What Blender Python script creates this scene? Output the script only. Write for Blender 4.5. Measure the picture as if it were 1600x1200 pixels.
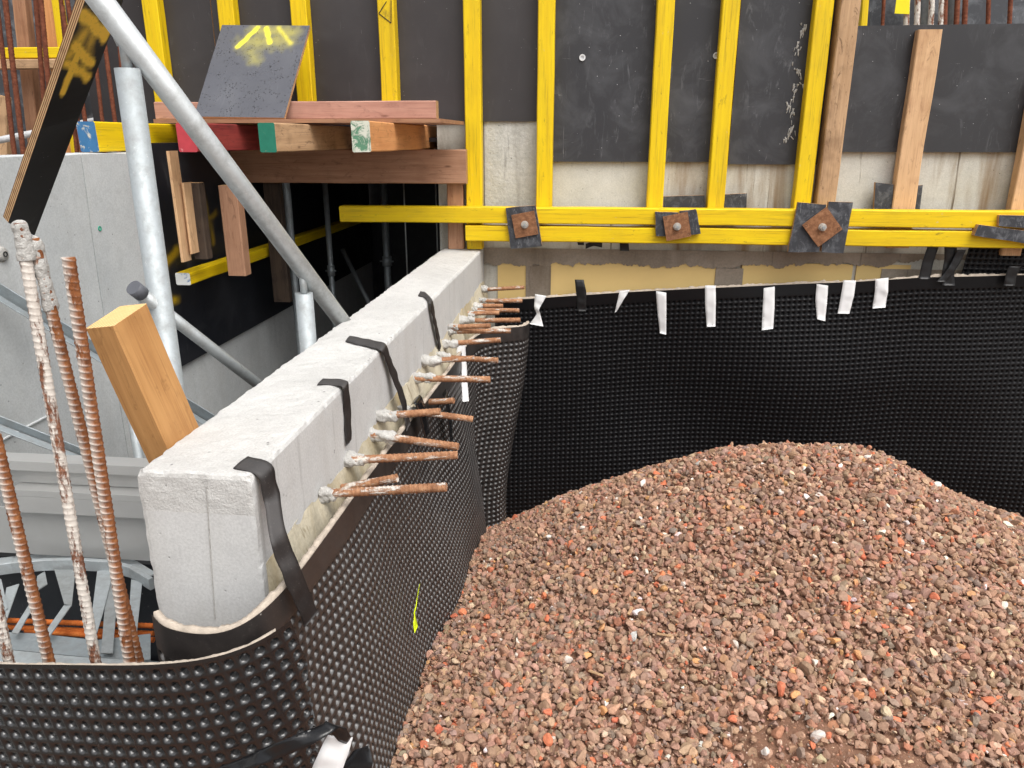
import bpy, math, random
import numpy as np
from mathutils import Matrix, Vector

for o in list(bpy.data.objects):
    bpy.data.objects.remove(o)
SC = bpy.context.scene
COL = SC.collection
RNG = np.random.default_rng(7)
random.seed(7)

# ------------------------------------------------------------------ camera
PITCH = math.atan(385 / 1200.0)
YAW = math.atan(131 / (1200.0 / math.cos(PITCH)))
FWD = np.array([-math.sin(YAW) * math.cos(PITCH), math.cos(YAW) * math.cos(PITCH), -math.sin(PITCH)])
RGT = np.array([math.cos(YAW), math.sin(YAW), 0.0])
UPV = np.cross(RGT, FWD)
cam_d = bpy.data.cameras.new('camera')
cam = bpy.data.objects.new('camera', cam_d)
COL.objects.link(cam)
cam_d.sensor_width = 36.0
cam_d.lens = 27.0
cam_d.clip_start = 0.02
cam_d.clip_end = 1500
cam.matrix_world = Matrix(((RGT[0], UPV[0], -FWD[0], 0), (RGT[1], UPV[1], -FWD[1], 0), (RGT[2], UPV[2], -FWD[2], 0), (0, 0, 0, 1)))
SC.camera = cam

# ------------------------------------------------------------------ sky, sun, exposure
W = bpy.data.worlds.new('World')
SC.world = W
W.use_nodes = True
wn = W.node_tree.nodes
wl = W.node_tree.links
for n in list(wn):
    wn.remove(n)
wo = wn.new('ShaderNodeOutputWorld')
wb = wn.new('ShaderNodeBackground')
ws = wn.new('ShaderNodeTexSky')
ws.sky_type = 'NISHITA'
ws.sun_disc = False
SUN_EL, SUN_AZ = math.radians(58), math.radians(142)
ws.sun_elevation = SUN_EL
ws.sun_rotation = SUN_AZ
ws.dust_density = 6.0
ws.air_density = 1.0
ws.ozone_density = 1.0
wh = wn.new('ShaderNodeHueSaturation')
wh.inputs['Saturation'].default_value = 0.22
wl.new(ws.outputs[0], wh.inputs['Color'])
wl.new(wh.outputs[0], wb.inputs['Color'])
wb.inputs['Strength'].default_value = 0.15
wl.new(wb.outputs[0], wo.inputs['Surface'])
sd = bpy.data.lights.new('sun', 'SUN')
sd.energy = 0.95
sd.angle = math.radians(50)
sd.color = (1.0, 0.96, 0.9)
sun = bpy.data.objects.new('sun', sd)
COL.objects.link(sun)
sv = Vector((math.sin(SUN_AZ) * math.cos(SUN_EL), math.cos(SUN_AZ) * math.cos(SUN_EL), math.sin(SUN_EL)))
sun.rotation_euler = sv.to_track_quat('Z', 'Y').to_euler()
sun.location = (0, 0, 8)
SC.view_settings.view_transform = 'Standard'
SC.view_settings.look = 'None'
SC.view_settings.gamma = 1.0
SC.view_settings.exposure = 0.55
SC.view_settings.use_curve_mapping = False

# ------------------------------------------------------------------ pixel helpers (photo pixels to points on real planes)
def ray(x, y):
    return FWD * 1200.0 + RGT * (x - 800.0) - UPV * (y - 600.0)
def PY(x, y, Y):
    d = ray(x, y); return d * (Y / d[1])
def PX(x, y, X):
    d = ray(x, y); return d * (X / d[0])
def PZ(x, y, Z):
    d = ray(x, y); return d * (Z / d[2])

def sn(p, f, seed=0, n=10):
    """smooth vectorised noise, about -1..1"""
    r = np.random.default_rng(1000 + seed)
    p = np.asarray(p, float)
    k = r.normal(size=(n, p.shape[-1])); k /= np.linalg.norm(k, axis=1)[:, None]
    k *= f * r.uniform(.5, 1.6, size=(n, 1))
    ph = r.uniform(0, 6.28, n)
    return np.sin(p @ k.T + ph).sum(-1) / math.sqrt(n) * .8

# ------------------------------------------------------------------ materials
def srgb(r, g, b):
    return tuple(((c / 255) / 12.92 if c / 255 <= .04045 else ((c / 255 + .055) / 1.055) ** 2.4) for c in (r, g, b)) + (1,)
class NT:
    def __init__(s, name):
        s.m = bpy.data.materials.new(name); s.m.use_nodes = True
        s.t = s.m.node_tree; s.n = s.t.nodes; s.l = s.t.links
        s.b = s.n['Principled BSDF']
        s.tc = s.n.new('ShaderNodeTexCoord'); s.oi = s.n.new('ShaderNodeObjectInfo')
        a = s.n.new('ShaderNodeVectorMath'); a.operation = 'MULTIPLY_ADD'
        cx = s.n.new('ShaderNodeCombineXYZ')
        for i in range(3): s.l.new(s.oi.outputs['Random'], cx.inputs[i])
        s.l.new(cx.outputs[0], a.inputs[0]); a.inputs[1].default_value = (7.1, 13.3, 5.7)
        s.l.new(s.tc.outputs['Object'], a.inputs[2])
        s.co = a.outputs[0]
    def mapped(s, scale):
        m = s.n.new('ShaderNodeMapping'); m.inputs['Scale'].default_value = scale
        s.l.new(s.co, m.inputs['Vector']); return m.outputs[0]
    def noise(s, scale, detail=4, rough=.55, dist=0):
        if not isinstance(scale, tuple): scale = (scale,) * 3
        n = s.n.new('ShaderNodeTexNoise'); n.inputs['Scale'].default_value = 1
        n.inputs['Detail'].default_value = detail; n.inputs['Roughness'].default_value = rough; n.inputs['Distortion'].default_value = dist
        s.l.new(s.mapped(scale), n.inputs['Vector']); return n.outputs['Fac']
    def voro(s, scale, feature='F1', out='Distance'):
        if not isinstance(scale, tuple): scale = (scale,) * 3
        n = s.n.new('ShaderNodeTexVoronoi'); n.feature = feature; n.inputs['Scale'].default_value = 1
        s.l.new(s.mapped(scale), n.inputs['Vector']); return n.outputs[out]
    def ramp(s, fac, stops):
        r = s.n.new('ShaderNodeValToRGB'); e = r.color_ramp.elements
        while len(e) < len(stops): e.new(.5)
        for i, (p, c) in enumerate(stops):
            e[i].position = p
            e[i].color = c if isinstance(c, tuple) else (c, c, c, 1)
        s.l.new(fac, r.inputs['Fac']); return r.outputs['Color']
    def mix(s, fac, a, b, mode='MIX'):
        m = s.n.new('ShaderNodeMix'); m.data_type = 'RGBA'; m.blend_type = mode
        for v, i in ((fac, 0), (a, 6), (b, 7)):
            if hasattr(v, 'links'): s.l.new(v, m.inputs[i])
            else: m.inputs[i].default_value = v
        return m.outputs[2]
    def math(s, op, a, b=0.0):
        m = s.n.new('ShaderNodeMath'); m.operation = op
        for v, i in ((a, 0), (b, 1)):
            if hasattr(v, 'links'): s.l.new(v, m.inputs[i])
            else: m.inputs[i].default_value = v
        return m.outputs[0]
    def attr(s, name, out='Fac'):
        a = s.n.new('ShaderNodeAttribute'); a.attribute_name = name; return a.outputs[out]
    def col(s, c):
        if hasattr(c, 'links'): s.l.new(c, s.b.inputs['Base Color'])
        else: s.b.inputs['Base Color'].default_value = c
    def rough(s, r):
        if hasattr(r, 'links'): s.l.new(r, s.b.inputs['Roughness'])
        else: s.b.inputs['Roughness'].default_value = r
    def bump(s, h, strength=.4, dist=.002):
        b = s.n.new('ShaderNodeBump'); b.inputs['Strength'].default_value = strength; b.inputs['Distance'].default_value = dist
        s.l.new(h, b.inputs['Height'])
        prev = s.b.inputs['Normal'].links
        if prev: s.l.new(prev[0].from_socket, b.inputs['Normal'])
        s.l.new(b.outputs[0], s.b.inputs['Normal'])
    def done(s, metallic=0, spec=.5):
        s.b.inputs['Metallic'].default_value = metallic
        s.b.inputs['Specular IOR Level'].default_value = spec
        return s.m

def wood(name, c1, c2, dark, rough=.75, dirt=.35, spec=.3):
    t = NT(name)
    g = t.noise((3, 45, 45), 5, .6, .4)
    c = t.ramp(g, [(.3, c1), (.7, c2)])
    st = t.noise((6, 260, 260), 3)
    c = t.mix(t.ramp(st, [(.52, 0.0), (.78, .5)]), c, dark)
    bl = t.noise(9, 4)
    c = t.mix(t.ramp(bl, [(.5, 0.0), (.8, dirt)]), c, dark)
    c = t.mix(t.ramp(t.noise((14, 40, 40), 6, .75, .8), [(.56, 0.0), (.7, dirt * 1.3)]), c, tuple(x * .55 for x in dark[:3]) + (1,))
    kn = t.voro((4, 14, 14))
    c = t.mix(t.ramp(kn, [(.03, .8), (.09, 0.0)]), c, dark)
    t.col(c); t.rough(rough); t.bump(st, .35, .0015)
    return t.done(spec=spec)
def endgrain(name, c1, c2):
    t = NT(name)
    w = t.n.new('ShaderNodeTexWave'); w.wave_type = 'RINGS'; w.rings_direction = 'X'
    w.inputs['Scale'].default_value = 45; w.inputs['Distortion'].default_value = 1.2; w.inputs['Detail'].default_value = 2
    m = t.n.new('ShaderNodeMapping'); m.inputs['Location'].default_value = (0, .06, .05)
    t.l.new(t.tc.outputs['Object'], m.inputs['Vector']); t.l.new(m.outputs[0], w.inputs['Vector'])
    t.col(t.mix(t.ramp(t.noise(60), [(.45, 0.0), (.8, .4)]), t.ramp(w.outputs['Fac'], [(.3, c1), (.75, c2)]), c2)); t.rough(.85)
    t.bump(w.outputs['Fac'], .3, .001)
    return t.done(spec=.2)
def yellow(name):
    t = NT(name)
    y1, y2, dk = (.80, .57, .003, 1), (.70, .46, .004, 1), (.13, .085, .015, 1)
    g = t.noise((2, 60, 60), 4, .6)
    c = t.ramp(g, [(.3, y2), (.65, y1)])
    st = t.noise((4, 110, 110), 5, .7)
    c = t.mix(t.ramp(st, [(.53, 0.0), (.70, .48)]), c, dk)
    sc = t.noise((12, 34, 34), 6, .75)
    c = t.mix(t.ramp(sc, [(.61, 0.0), (.68, .6)]), c, dk)
    c = t.mix(t.ramp(t.noise((3, 6, 6), 4), [(.5, 0.0), (.75, .4)]), c, (.36, .24, .012, 1))
    c = t.mix(t.ramp(t.noise((30, 60, 60), 5, .75), [(.66, 0.0), (.74, .6)]), c, (.55, .5, .36, 1))
    t.col(c); t.rough(.55); t.bump(st, .25, .001)
    return t.done(spec=.35)
def formply(name, base, wear=.5, scr=.5, rough=.38, mark=None, drops=False, hs=5):
    t = NT(name)
    c = t.mix(t.noise(3, 4), tuple(x * .8 for x in base[:3]) + (1,), tuple(min(1, x * 1.25) for x in base[:3]) + (1,))
    hz = t.noise(hs, 6, .65, .6)
    c = t.mix(t.ramp(hz, [(.48, 0.0), (.75, min(1.0, .35 * wear))]), c, (.24, .25, .27, 1))
    c = t.mix(t.math('MULTIPLY', t.ramp(t.noise((hs * 5, hs * 1.2, hs * 5), 6, .75, .8), [(.56, 0.0), (.7, min(1.0, .5 * wear))]), t.ramp(t.noise(hs * .6, 2), [(.4, 0.0), (.6, 1.0)])), c, (.36, .37, .39, 1))
    s1 = t.noise((60, 4, 9), 5, .7, 1.5); s2 = t.noise((5, 70, 70), 5, .7, 1.0)
    m = t.math('MULTIPLY', t.ramp(s1, [(.66, 0.0), (.76, 1.0)]), t.ramp(t.noise(2.2, 3), [(.45, 0.0), (.65, scr)]))
    c = t.mix(m, c, (.5, .5, .5, 1))
    m = t.math('MULTIPLY', t.ramp(s2, [(.68, 0.0), (.74, 1.0)]), t.ramp(t.noise(3.1, 3), [(.45, 0.0), (.65, scr)]))
    c = t.mix(m, c, (.42, .42, .42, 1))
    sp = t.voro(38)
    m = t.math('MULTIPLY', t.ramp(sp, [(.03, 1.0), (.07, 0.0)]), t.ramp(t.noise(4, 2), [(.5, 0.0), (.6, scr)]))
    c = t.mix(m, c, (.6, .6, .6, 1))
    if drops:
        d = t.voro((95, 95, 95)); dm = t.ramp(d, [(.2, 1.0), (.3, 0.0)])
        dm = t.math('MULTIPLY', dm, t.ramp(t.noise(22, 2), [(.42, 0.0), (.56, 1.0)]))
        c = t.mix(dm, c, tuple(x * .3 for x in base[:3]) + (1,)); t.bump(dm, .8, .002)
    if mark:
        sp2 = t.noise(160, 2)
        f = t.math('MULTIPLY', t.attr('mark'), t.ramp(sp2, [(.25, .7), (.45, 1.15)]))
        f = t.math('MINIMUM', f, 1.0)
        c = t.mix(f, c, mark)
    t.col(c)
    t.rough(t.ramp(hz, [(.3, rough), (.8, min(1, rough + .3))])); t.bump(t.noise(300, 2), .06, .0006)
    return t.done(spec=.45)
def plyedge(name):
    t = NT(name)
    w = t.n.new('ShaderNodeTexWave'); w.bands_direction = 'Z'; w.inputs['Scale'].default_value = 60; w.inputs['Distortion'].default_value = .5
    t.l.new(t.tc.outputs['Object'], w.inputs['Vector'])
    c = t.ramp(w.outputs['Fac'], [(.3, srgb(120, 80, 50)), (.7, srgb(214, 178, 135))])
    c = t.mix(t.ramp(t.noise(40, 4), [(.5, 0.0), (.8, .5)]), c, srgb(90, 62, 45))
    t.col(c); t.rough(.85); return t.done(spec=.2)
def concrete(name, c1, c2, bump=.4, pores=True, stain=None, fine=220, streak=.6):
    t = NT(name)
    c = t.ramp(t.noise(4, 6, .6), [(.3, c1), (.7, c2)])
    f = t.noise(fine, 4, .7)
    c = t.mix(t.ramp(f, [(.35, .28), (.6, 0.0)]), c, tuple(x * .45 for x in c1[:3]) + (1,))
    c = t.mix(t.ramp(t.noise(22, 5, .65), [(.48, 0.0), (.75, .22)]), c, tuple(x * .6 for x in c1[:3]) + (1,))
    t.bump(f, bump, .003)
    t.bump(t.noise(35, 5, .6), bump * .7, .006)
    if pores:
        v = t.voro(42); p = t.math('MULTIPLY', t.ramp(v, [(.07, 1.0), (.14, 0.0)]), t.ramp(t.noise(11, 3), [(.52, 0.0), (.62, .8)]))
        c = t.mix(p, c, tuple(x * .3 for x in c1[:3]) + (1,)); t.bump(t.math('SUBTRACT', 1.0, p), .6, .003)
    if stain:
        s = t.noise((6, 6, .7), 6, .6, .6)
        c = t.mix(t.ramp(s, [(.5, 0.0), (.68, streak)]), c, stain)
        s2 = t.noise((26, 26, 1.3), 5, .6, .5)
        c = t.mix(t.ramp(s2, [(.63, 0.0), (.70, streak)]), c, tuple(x * .45 for x in stain[:3]) + (1,))
    t.col(c); t.rough(.88); return t.done(spec=.25)
def galv(name, base=(.44, .465, .47, 1), metallic=.75, rough=.42):
    t = NT(name)
    v = t.n.new('ShaderNodeTexVoronoi'); v.inputs['Scale'].default_value = 1; t.l.new(t.mapped((60, 90, 90)), v.inputs['Vector'])
    bw = t.n.new('ShaderNodeRGBToBW'); t.l.new(v.outputs['Color'], bw.inputs[0])
    c = t.mix(bw.outputs[0], tuple(x * .93 for x in base[:3]) + (1,), tuple(min(1, x * 1.05) for x in base[:3]) + (1,))
    b = t.noise(22, 6, .72)
    c = t.mix(t.ramp(b, [(.46, 0.0), (.74, .6)]), c, (.24, .235, .22, 1))
    c = t.mix(t.ramp(t.noise(90, 4, .7), [(.62, 0.0), (.75, .5)]), c, (.72, .72, .7, 1))
    t.col(c); t.rough(t.ramp(b, [(.3, rough), (.75, rough + .25)])); t.bump(t.noise(120, 3), .12, .001)
    return t.done(metallic)
def rust(name, c1, c2, c3, mortar=0.0, side=False):
    t = NT(name)
    c = t.ramp(t.noise(60, 5, .7), [(.28, c1), (.5, c2), (.72, c3)])
    f = t.noise(420, 3, .7)
    c = t.mix(t.ramp(f, [(.5, 0.0), (.75, .4)]), c, tuple(x * .4 for x in c1[:3]) + (1,))
    if mortar > 0:
        k = t.noise((16, 55, 55), 5, .7)
        k = t.ramp(k, [(.62 - mortar * .3, 0.0), (.70 - mortar * .3, 1.0)])
        if side:
            k = t.math('MULTIPLY', k, t.attr('rib'))
        c = t.mix(k, c, t.mix(t.noise(150), srgb(175, 165, 155), srgb(228, 222, 214)))
        t.bump(k, .7, .002)
    t.col(c); t.rough(.85); t.bump(f, .5, .001)
    return t.done(.05, .25)
def plain(name, c, rough=.6, var=.25, bump=.1, metallic=0, spec=.4, sc=20):
    t = NT(name)
    t.col(t.mix(t.noise(sc, 5, .65), tuple(x * (1 - var) for x in c[:3]) + (1,), tuple(min(1, x * (1 + var)) for x in c[:3]) + (1,)))
    t.rough(rough); t.bump(t.noise(sc * 8, 3), bump, .001); return t.done(metallic, spec)
def paint(name, c, under, amt=.55):
    t = NT(name); k = t.noise((14, 20, 20), 7, .7, .8)
    f = t.ramp(k, [(amt - .03, 0.0), (amt + .05, 1.0)])
    cc = t.mix(t.noise(30, 4), tuple(x * .7 for x in c[:3]) + (1,), tuple(min(1, x * 1.15) for x in c[:3]) + (1,))
    t.col(t.mix(f, cc, under)); t.rough(.75); t.bump(f, .5, .002); return t.done(spec=.3)
def membrane(name, dust=.3, dcol=(.07, .055, .048, 1), rough=.2, spec=.6, ledge_glint=.3):
    t = NT(name)
    d = t.noise(14, 6, .7); f = t.noise(260, 3, .7)
    c = t.mix(t.ramp(d, [(.35, dust * .35), (.75, dust)]), (.006, .006, .007, 1), dcol)
    c = t.mix(t.ramp(f, [(.6, 0.0), (.8, dust * .8)]), c, (.22, .19, .17, 1))
    v = t.voro(30); c = t.mix(t.math('MULTIPLY', t.ramp(v, [(.03, 1.0), (.06, 0.0)]), t.ramp(t.noise(5, 2), [(.55, 0.0), (.65, dust * 2)])), c, (.5, .48, .45, 1))
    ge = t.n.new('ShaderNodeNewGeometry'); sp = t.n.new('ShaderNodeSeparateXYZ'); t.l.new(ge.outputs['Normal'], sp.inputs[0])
    c = t.mix(t.ramp(sp.outputs['Z'], [(.30, 0.0), (.62, ledge_glint)]), c, (.30, .30, .30, 1))      # sky glint painted as a pale mix on upward-facing slopes
    t.col(c); t.rough(t.ramp(d, [(.3, rough), (.75, rough + dust * .5)])); return t.done(spec=spec)

m = {}
m['yellow'] = yellow('yellow painted timber')
m['yellow_end'] = plain('cut end of yellow timber', srgb(226, 196, 110), .8)
m['blue_end'] = paint('flaking blue end paint', srgb(58, 108, 150), srgb(190, 185, 170), 0.58)
m['bluewhite_end'] = paint('worn white and blue end paint', srgb(70, 120, 175), srgb(214, 216, 214), 0.42)
m['red_end'] = paint('red end paint', srgb(186, 66, 74), srgb(225, 150, 150), 0.62)
m['green_end'] = paint('green end paint', srgb(40, 118, 96), srgb(170, 160, 130), 0.62)
m['palegreen_end'] = paint('worn pale green end paint', srgb(96, 140, 112), srgb(205, 205, 190), 0.47)
m['red_wood'] = wood('red stained timber', srgb(120, 40, 40), srgb(150, 62, 55), srgb(60, 28, 26))
m['pine'] = wood('fresh pine timber', srgb(174, 126, 76), srgb(196, 148, 94), srgb(128, 84, 46), .65, .4)
m['pine_end'] = endgrain('pine end grain', srgb(236, 206, 150), srgb(198, 154, 98))
m['brown'] = wood('brown weathered timber', srgb(146, 104, 78), srgb(172, 130, 100), srgb(88, 58, 42))
m['redbrown'] = wood('red brown timber', srgb(158, 116, 90), srgb(180, 138, 110), srgb(96, 64, 46))
m['tan'] = wood('tan weathered timber', srgb(172, 138, 104), srgb(196, 162, 126), srgb(92, 66, 46), .8, .65)
m['orange'] = wood('orange timber', srgb(196, 134, 84), srgb(214, 154, 100), srgb(136, 88, 52))
m['peach'] = wood('peach stained timber', srgb(198, 160, 120), srgb(216, 178, 138), srgb(150, 104, 70), .75, .5)
m['pink'] = wood('pinkish timber', srgb(168, 124, 108), srgb(188, 146, 128), srgb(112, 74, 62))
m['dark_wood'] = wood('dark dirty timber', srgb(58, 48, 42), srgb(80, 66, 54), srgb(32, 26, 24), .85, .7)
m['wood_end'] = endgrain('timber end grain', srgb(200, 166, 120), srgb(140, 100, 66))
m['ply_edge'] = plyedge('plywood edge layers')
m['ply_clean'] = formply('clean black form plywood', (.038, .034, .035, 1), .12, .5, .40)
m['ply_worn'] = formply('worn black form plywood', (.030, .030, .034, 1), .55, 1.5, .40)
m['ply_grey'] = formply('scuffed black form plywood', (.030, .030, .033, 1), .45, 1.3, .45)
m['ply_dirty'] = formply('concrete stained form plywood', (.032, .034, .040, 1), 1.5, 1.3, .6, hs=26)
m['ply_stain'] = formply('pale stained far plywood', (.05, .053, .06, 1), 2.4, 1.2, .55, hs=9)
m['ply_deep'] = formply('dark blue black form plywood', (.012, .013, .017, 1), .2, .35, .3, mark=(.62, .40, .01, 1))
m['ply_board'] = formply('black plywood with orange yellow spray', (.016, .016, .017, 1), .2, .5, .32, mark=(1.0, .62, .07, 1))
m['ply_wet'] = formply('wet grey plywood with yellow spray', (.085, .088, .102, 1), .25, .2, .22, mark=(.82, .72, .06, 1), drops=True)
m['wall_top'] = concrete('pale rough concrete', srgb(190, 189, 186), srgb(210, 209, 206), .7, True, None, 240)
m['wall_side'] = concrete('smooth cast concrete face', srgb(194, 194, 193), srgb(207, 207, 205), .12, True, srgb(172, 168, 160), 200, .25)
m['concrete_grey'] = concrete('smooth grey concrete', srgb(188, 192, 193), srgb(206, 209, 209), .15, True, srgb(160, 160, 156), 160, .22)
m['concrete_stain'] = concrete('streaked pale concrete', srgb(190, 188, 178), srgb(208, 206, 198), .25, True, srgb(128, 104, 74), 220, .9)
m['mortar'] = concrete('hardened mortar', srgb(172, 170, 166), srgb(205, 203, 198), 1.0, False, None, 300)
m['render'] = concrete('rough plaster', srgb(176, 176, 170), srgb(205, 204, 198), 1.0, True, srgb(130, 125, 115), 90)
m['galv'] = galv('galvanised steel tube')
m['galv_raker'] = galv('bright galvanised steel', (.54, .565, .57, 1), .6, .42)
m['galv_pale'] = galv('pale galvanised steel', (.40, .435, .45, 1), .5, .52)
m['galv_dark'] = galv('dull galvanised steel', (.34, .38, .40, 1), .6, .45)
m['alu'] = plain('weathered aluminium', (.50, .50, .49, 1), .42, .12, .08, metallic=.55, sc=6)
m['rust_bar'] = rust('rusty reinforcing steel', srgb(116, 80, 58), srgb(156, 112, 82), srgb(192, 150, 116), .25)
m['rust_tall'] = rust('rust and mortar on starter bars', srgb(88, 52, 32), srgb(128, 78, 46), srgb(160, 106, 66), .8, True)
m['rust_white'] = rust('mortar coated starter bars', srgb(92, 58, 44), srgb(124, 82, 62), srgb(150, 108, 86), .66)
m['rust_back'] = rust('brown reinforcing steel', srgb(84, 46, 34), srgb(112, 64, 46), srgb(140, 86, 62), 0)
m['rust_orange'] = rust('orange rusted steel', srgb(150, 72, 28), srgb(180, 96, 42), srgb(200, 120, 60), 0)
m['rust_plate'] = rust('rusted plate steel', srgb(100, 70, 52), srgb(136, 94, 66), srgb(166, 122, 90), 0)
m['nut'] = galv('worn steel nut', (.46, .42, .37, 1), .35, .5)
m['membrane'] = membrane('black dimpled plastic', .04, (.03, .03, .034, 1), rough=.3, spec=.22, ledge_glint=.0)
m['membrane_dusty'] = membrane('dusty black dimpled plastic', .45, (.085, .07, .062, 1), rough=.3, spec=.6, ledge_glint=.42)
m['membrane_near'] = membrane('scuffed black dimpled plastic', .05, (.035, .033, .033, 1), rough=.26, spec=.8, ledge_glint=.10)
m['fleece'] = plain('white fleece', srgb(214, 204, 192), .95, .25, .6, sc=50)
m['fleece_edge'] = plain('torn pale fleece edge', srgb(178, 166, 152), .95, .5, .6, sc=60)
m['white_tape'] = plain('white tape', srgb(222, 222, 222), .55, .08, .15, sc=30)
m['black_tape'] = plain('black tape', (.012, .012, .013, 1), .4, .3, .2, sc=60)
m['dusty_tape'] = membrane('dusty black tape', .4, rough=.5, spec=.3, ledge_glint=.12)
m['clear_tape'] = plain('glossy black tape', (.010, .010, .011, 1), .18, .3, .2, sc=40)
m['neon'] = plain('fluorescent yellow plastic', (.66, .80, .012, 1), .5, .1)
m['tag'] = plain('yellow plastic tag', (.85, .72, .01, 1), .5, .1)
m['cap'] = plain('dark plastic cap', (.10, .105, .12, 1), .5, .2)
m['plug'] = plain('green plastic plug', srgb(30, 150, 120), .5, .2)
m['beige'] = concrete('beige sealing coat', srgb(176, 166, 142), srgb(206, 198, 178), .5, False, srgb(150, 128, 84), 120)
m['insul'] = plain('yellow insulation board', srgb(222, 192, 128), .8, .06, .15, sc=10)
m['slurry'] = concrete('grey brown sealing slurry', srgb(132, 120, 106), srgb(160, 149, 136), .3, False, srgb(96, 82, 66), 100)
m['slurry'].node_tree.nodes['Principled BSDF'].inputs['Roughness'].default_value = .38
m['soil'] = concrete('brown fines', srgb(124, 92, 74), srgb(158, 120, 98), 1.0, False, None, 300)
m['ground'] = concrete('bare site ground', srgb(110, 100, 92), srgb(130, 120, 110), .8, False, None, 60)
m['dark_hole'] = plain('shadowed hole', (.02, .02, .02, 1), .9)
m['white_paint'] = galv('pale painted pipe', (.70, .71, .72, 1), .1, .5)

t = NT('mixed crushed brick and stone')
c = t.attr('tint', 'Color')
c = t.mix(t.ramp(t.noise(140, 5, .7), [(.38, .45), (.62, 0.0)]), c, t.mix(1.0, c, (.5, .48, .46, 1), 'MULTIPLY'))
c = t.mix(t.ramp(t.noise(500, 3, .7), [(.55, 0.0), (.8, .28)]), c, (.55, .45, .38, 1))
t.col(c); t.rough(.9); t.bump(t.noise(350, 3, .6), .5, .002)
m['gravel'] = t.done(spec=.2)

# ------------------------------------------------------------------ object helpers
def tag(o, label=None, cat=None, group=None, kind=None):
    if label: o['label'] = label
    if cat: o['category'] = cat
    if group: o['group'] = group
    if kind: o['kind'] = kind
    return o
def obj(name, V, F, mats, parent=None, M=None, midx=None, smooth=False, attrs=None, **kw):
    """V in local coordinates of the frame M (world when M is None)"""
    me = bpy.data.meshes.new(name)
    me.from_pydata([tuple(map(float, v)) for v in V], [], [tuple(map(int, f)) for f in F])
    if not isinstance(mats, (list, tuple)): mats = [mats]
    for a in mats: me.materials.append(m[a])
    if midx is not None: me.polygons.foreach_set('material_index', np.asarray(midx, np.int32))
    if smooth is True: me.polygons.foreach_set('use_smooth', np.ones(len(me.polygons), bool))
    elif smooth is not False: me.polygons.foreach_set('use_smooth', np.asarray(smooth, bool))
    for k, arr in (attrs or {}).items():
        a = me.attributes.new(k, 'FLOAT', 'POINT'); a.data.foreach_set('value', np.asarray(arr, np.float32))
    me.update()
    o = bpy.data.objects.new(name, me); COL.objects.link(o)
    if parent is not None:
        o.parent = parent
        o.matrix_parent_inverse = parent.matrix_basis.inverted()
    if M is not None: o.matrix_basis = M
    return tag(o, **kw)
def thing(name, label, cat, loc, group=None):
    o = bpy.data.objects.new(name, None); COL.objects.link(o)
    o.empty_display_size = .05
    o.location = tuple(map(float, loc)); o.matrix_basis = Matrix.Translation(Vector(tuple(map(float, loc))))
    return tag(o, label, cat, group)
def frame(o, x, z):
    x = np.asarray(x, float); x = x / np.linalg.norm(x)
    z = np.asarray(z, float); z = z - x * (x @ z); z = z / np.linalg.norm(z); y = np.cross(z, x)
    return Matrix(((x[0], y[0], z[0], o[0]), (x[1], y[1], z[1], o[1]), (x[2], y[2], z[2], o[2]), (0, 0, 0, 1)))

def beam(name, A, B, w, h, mat, end='wood_end', up=(0, 0, 1), ch=.004, nseg=10, wav=.0012, end2=None, parent=None, **kw):
    """timber with chamfered arrises: length along local X, w across local Y, h along local Z"""
    A = np.asarray(A, float); B = np.asarray(B, float); L = np.linalg.norm(B - A)
    prof = [(-w/2+ch, -h/2), (w/2-ch, -h/2), (w/2, -h/2+ch), (w/2, h/2-ch), (w/2-ch, h/2), (-w/2+ch, h/2), (-w/2, h/2-ch), (-w/2, -h/2+ch)]
    sd_ = random.randrange(9999); V = []; xs = np.linspace(0, L, nseg + 1)
    for i, x in enumerate(xs):
        for (y, z) in prof: V.append((x, y, z))
    V = np.array(V); P = V + np.random.default_rng(sd_).uniform(0, 50)
    V[:, 1] += sn(P, 25, 1) * wav; V[:, 2] += sn(P, 25, 2) * wav
    F = []; mi = []
    for i in range(nseg):
        for k in range(8):
            a = i * 8 + k; b = i * 8 + (k + 1) % 8
            F.append((a, b, b + 8, a + 8)); mi.append(0)
    F.append(tuple(range(7, -1, -1))); mi.append(1)
    F.append(tuple(nseg * 8 + k for k in range(8))); mi.append(2)
    return obj(name, V, F, [mat, end, end2 or end], parent, frame(A, B - A, up), mi, **kw)

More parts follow.
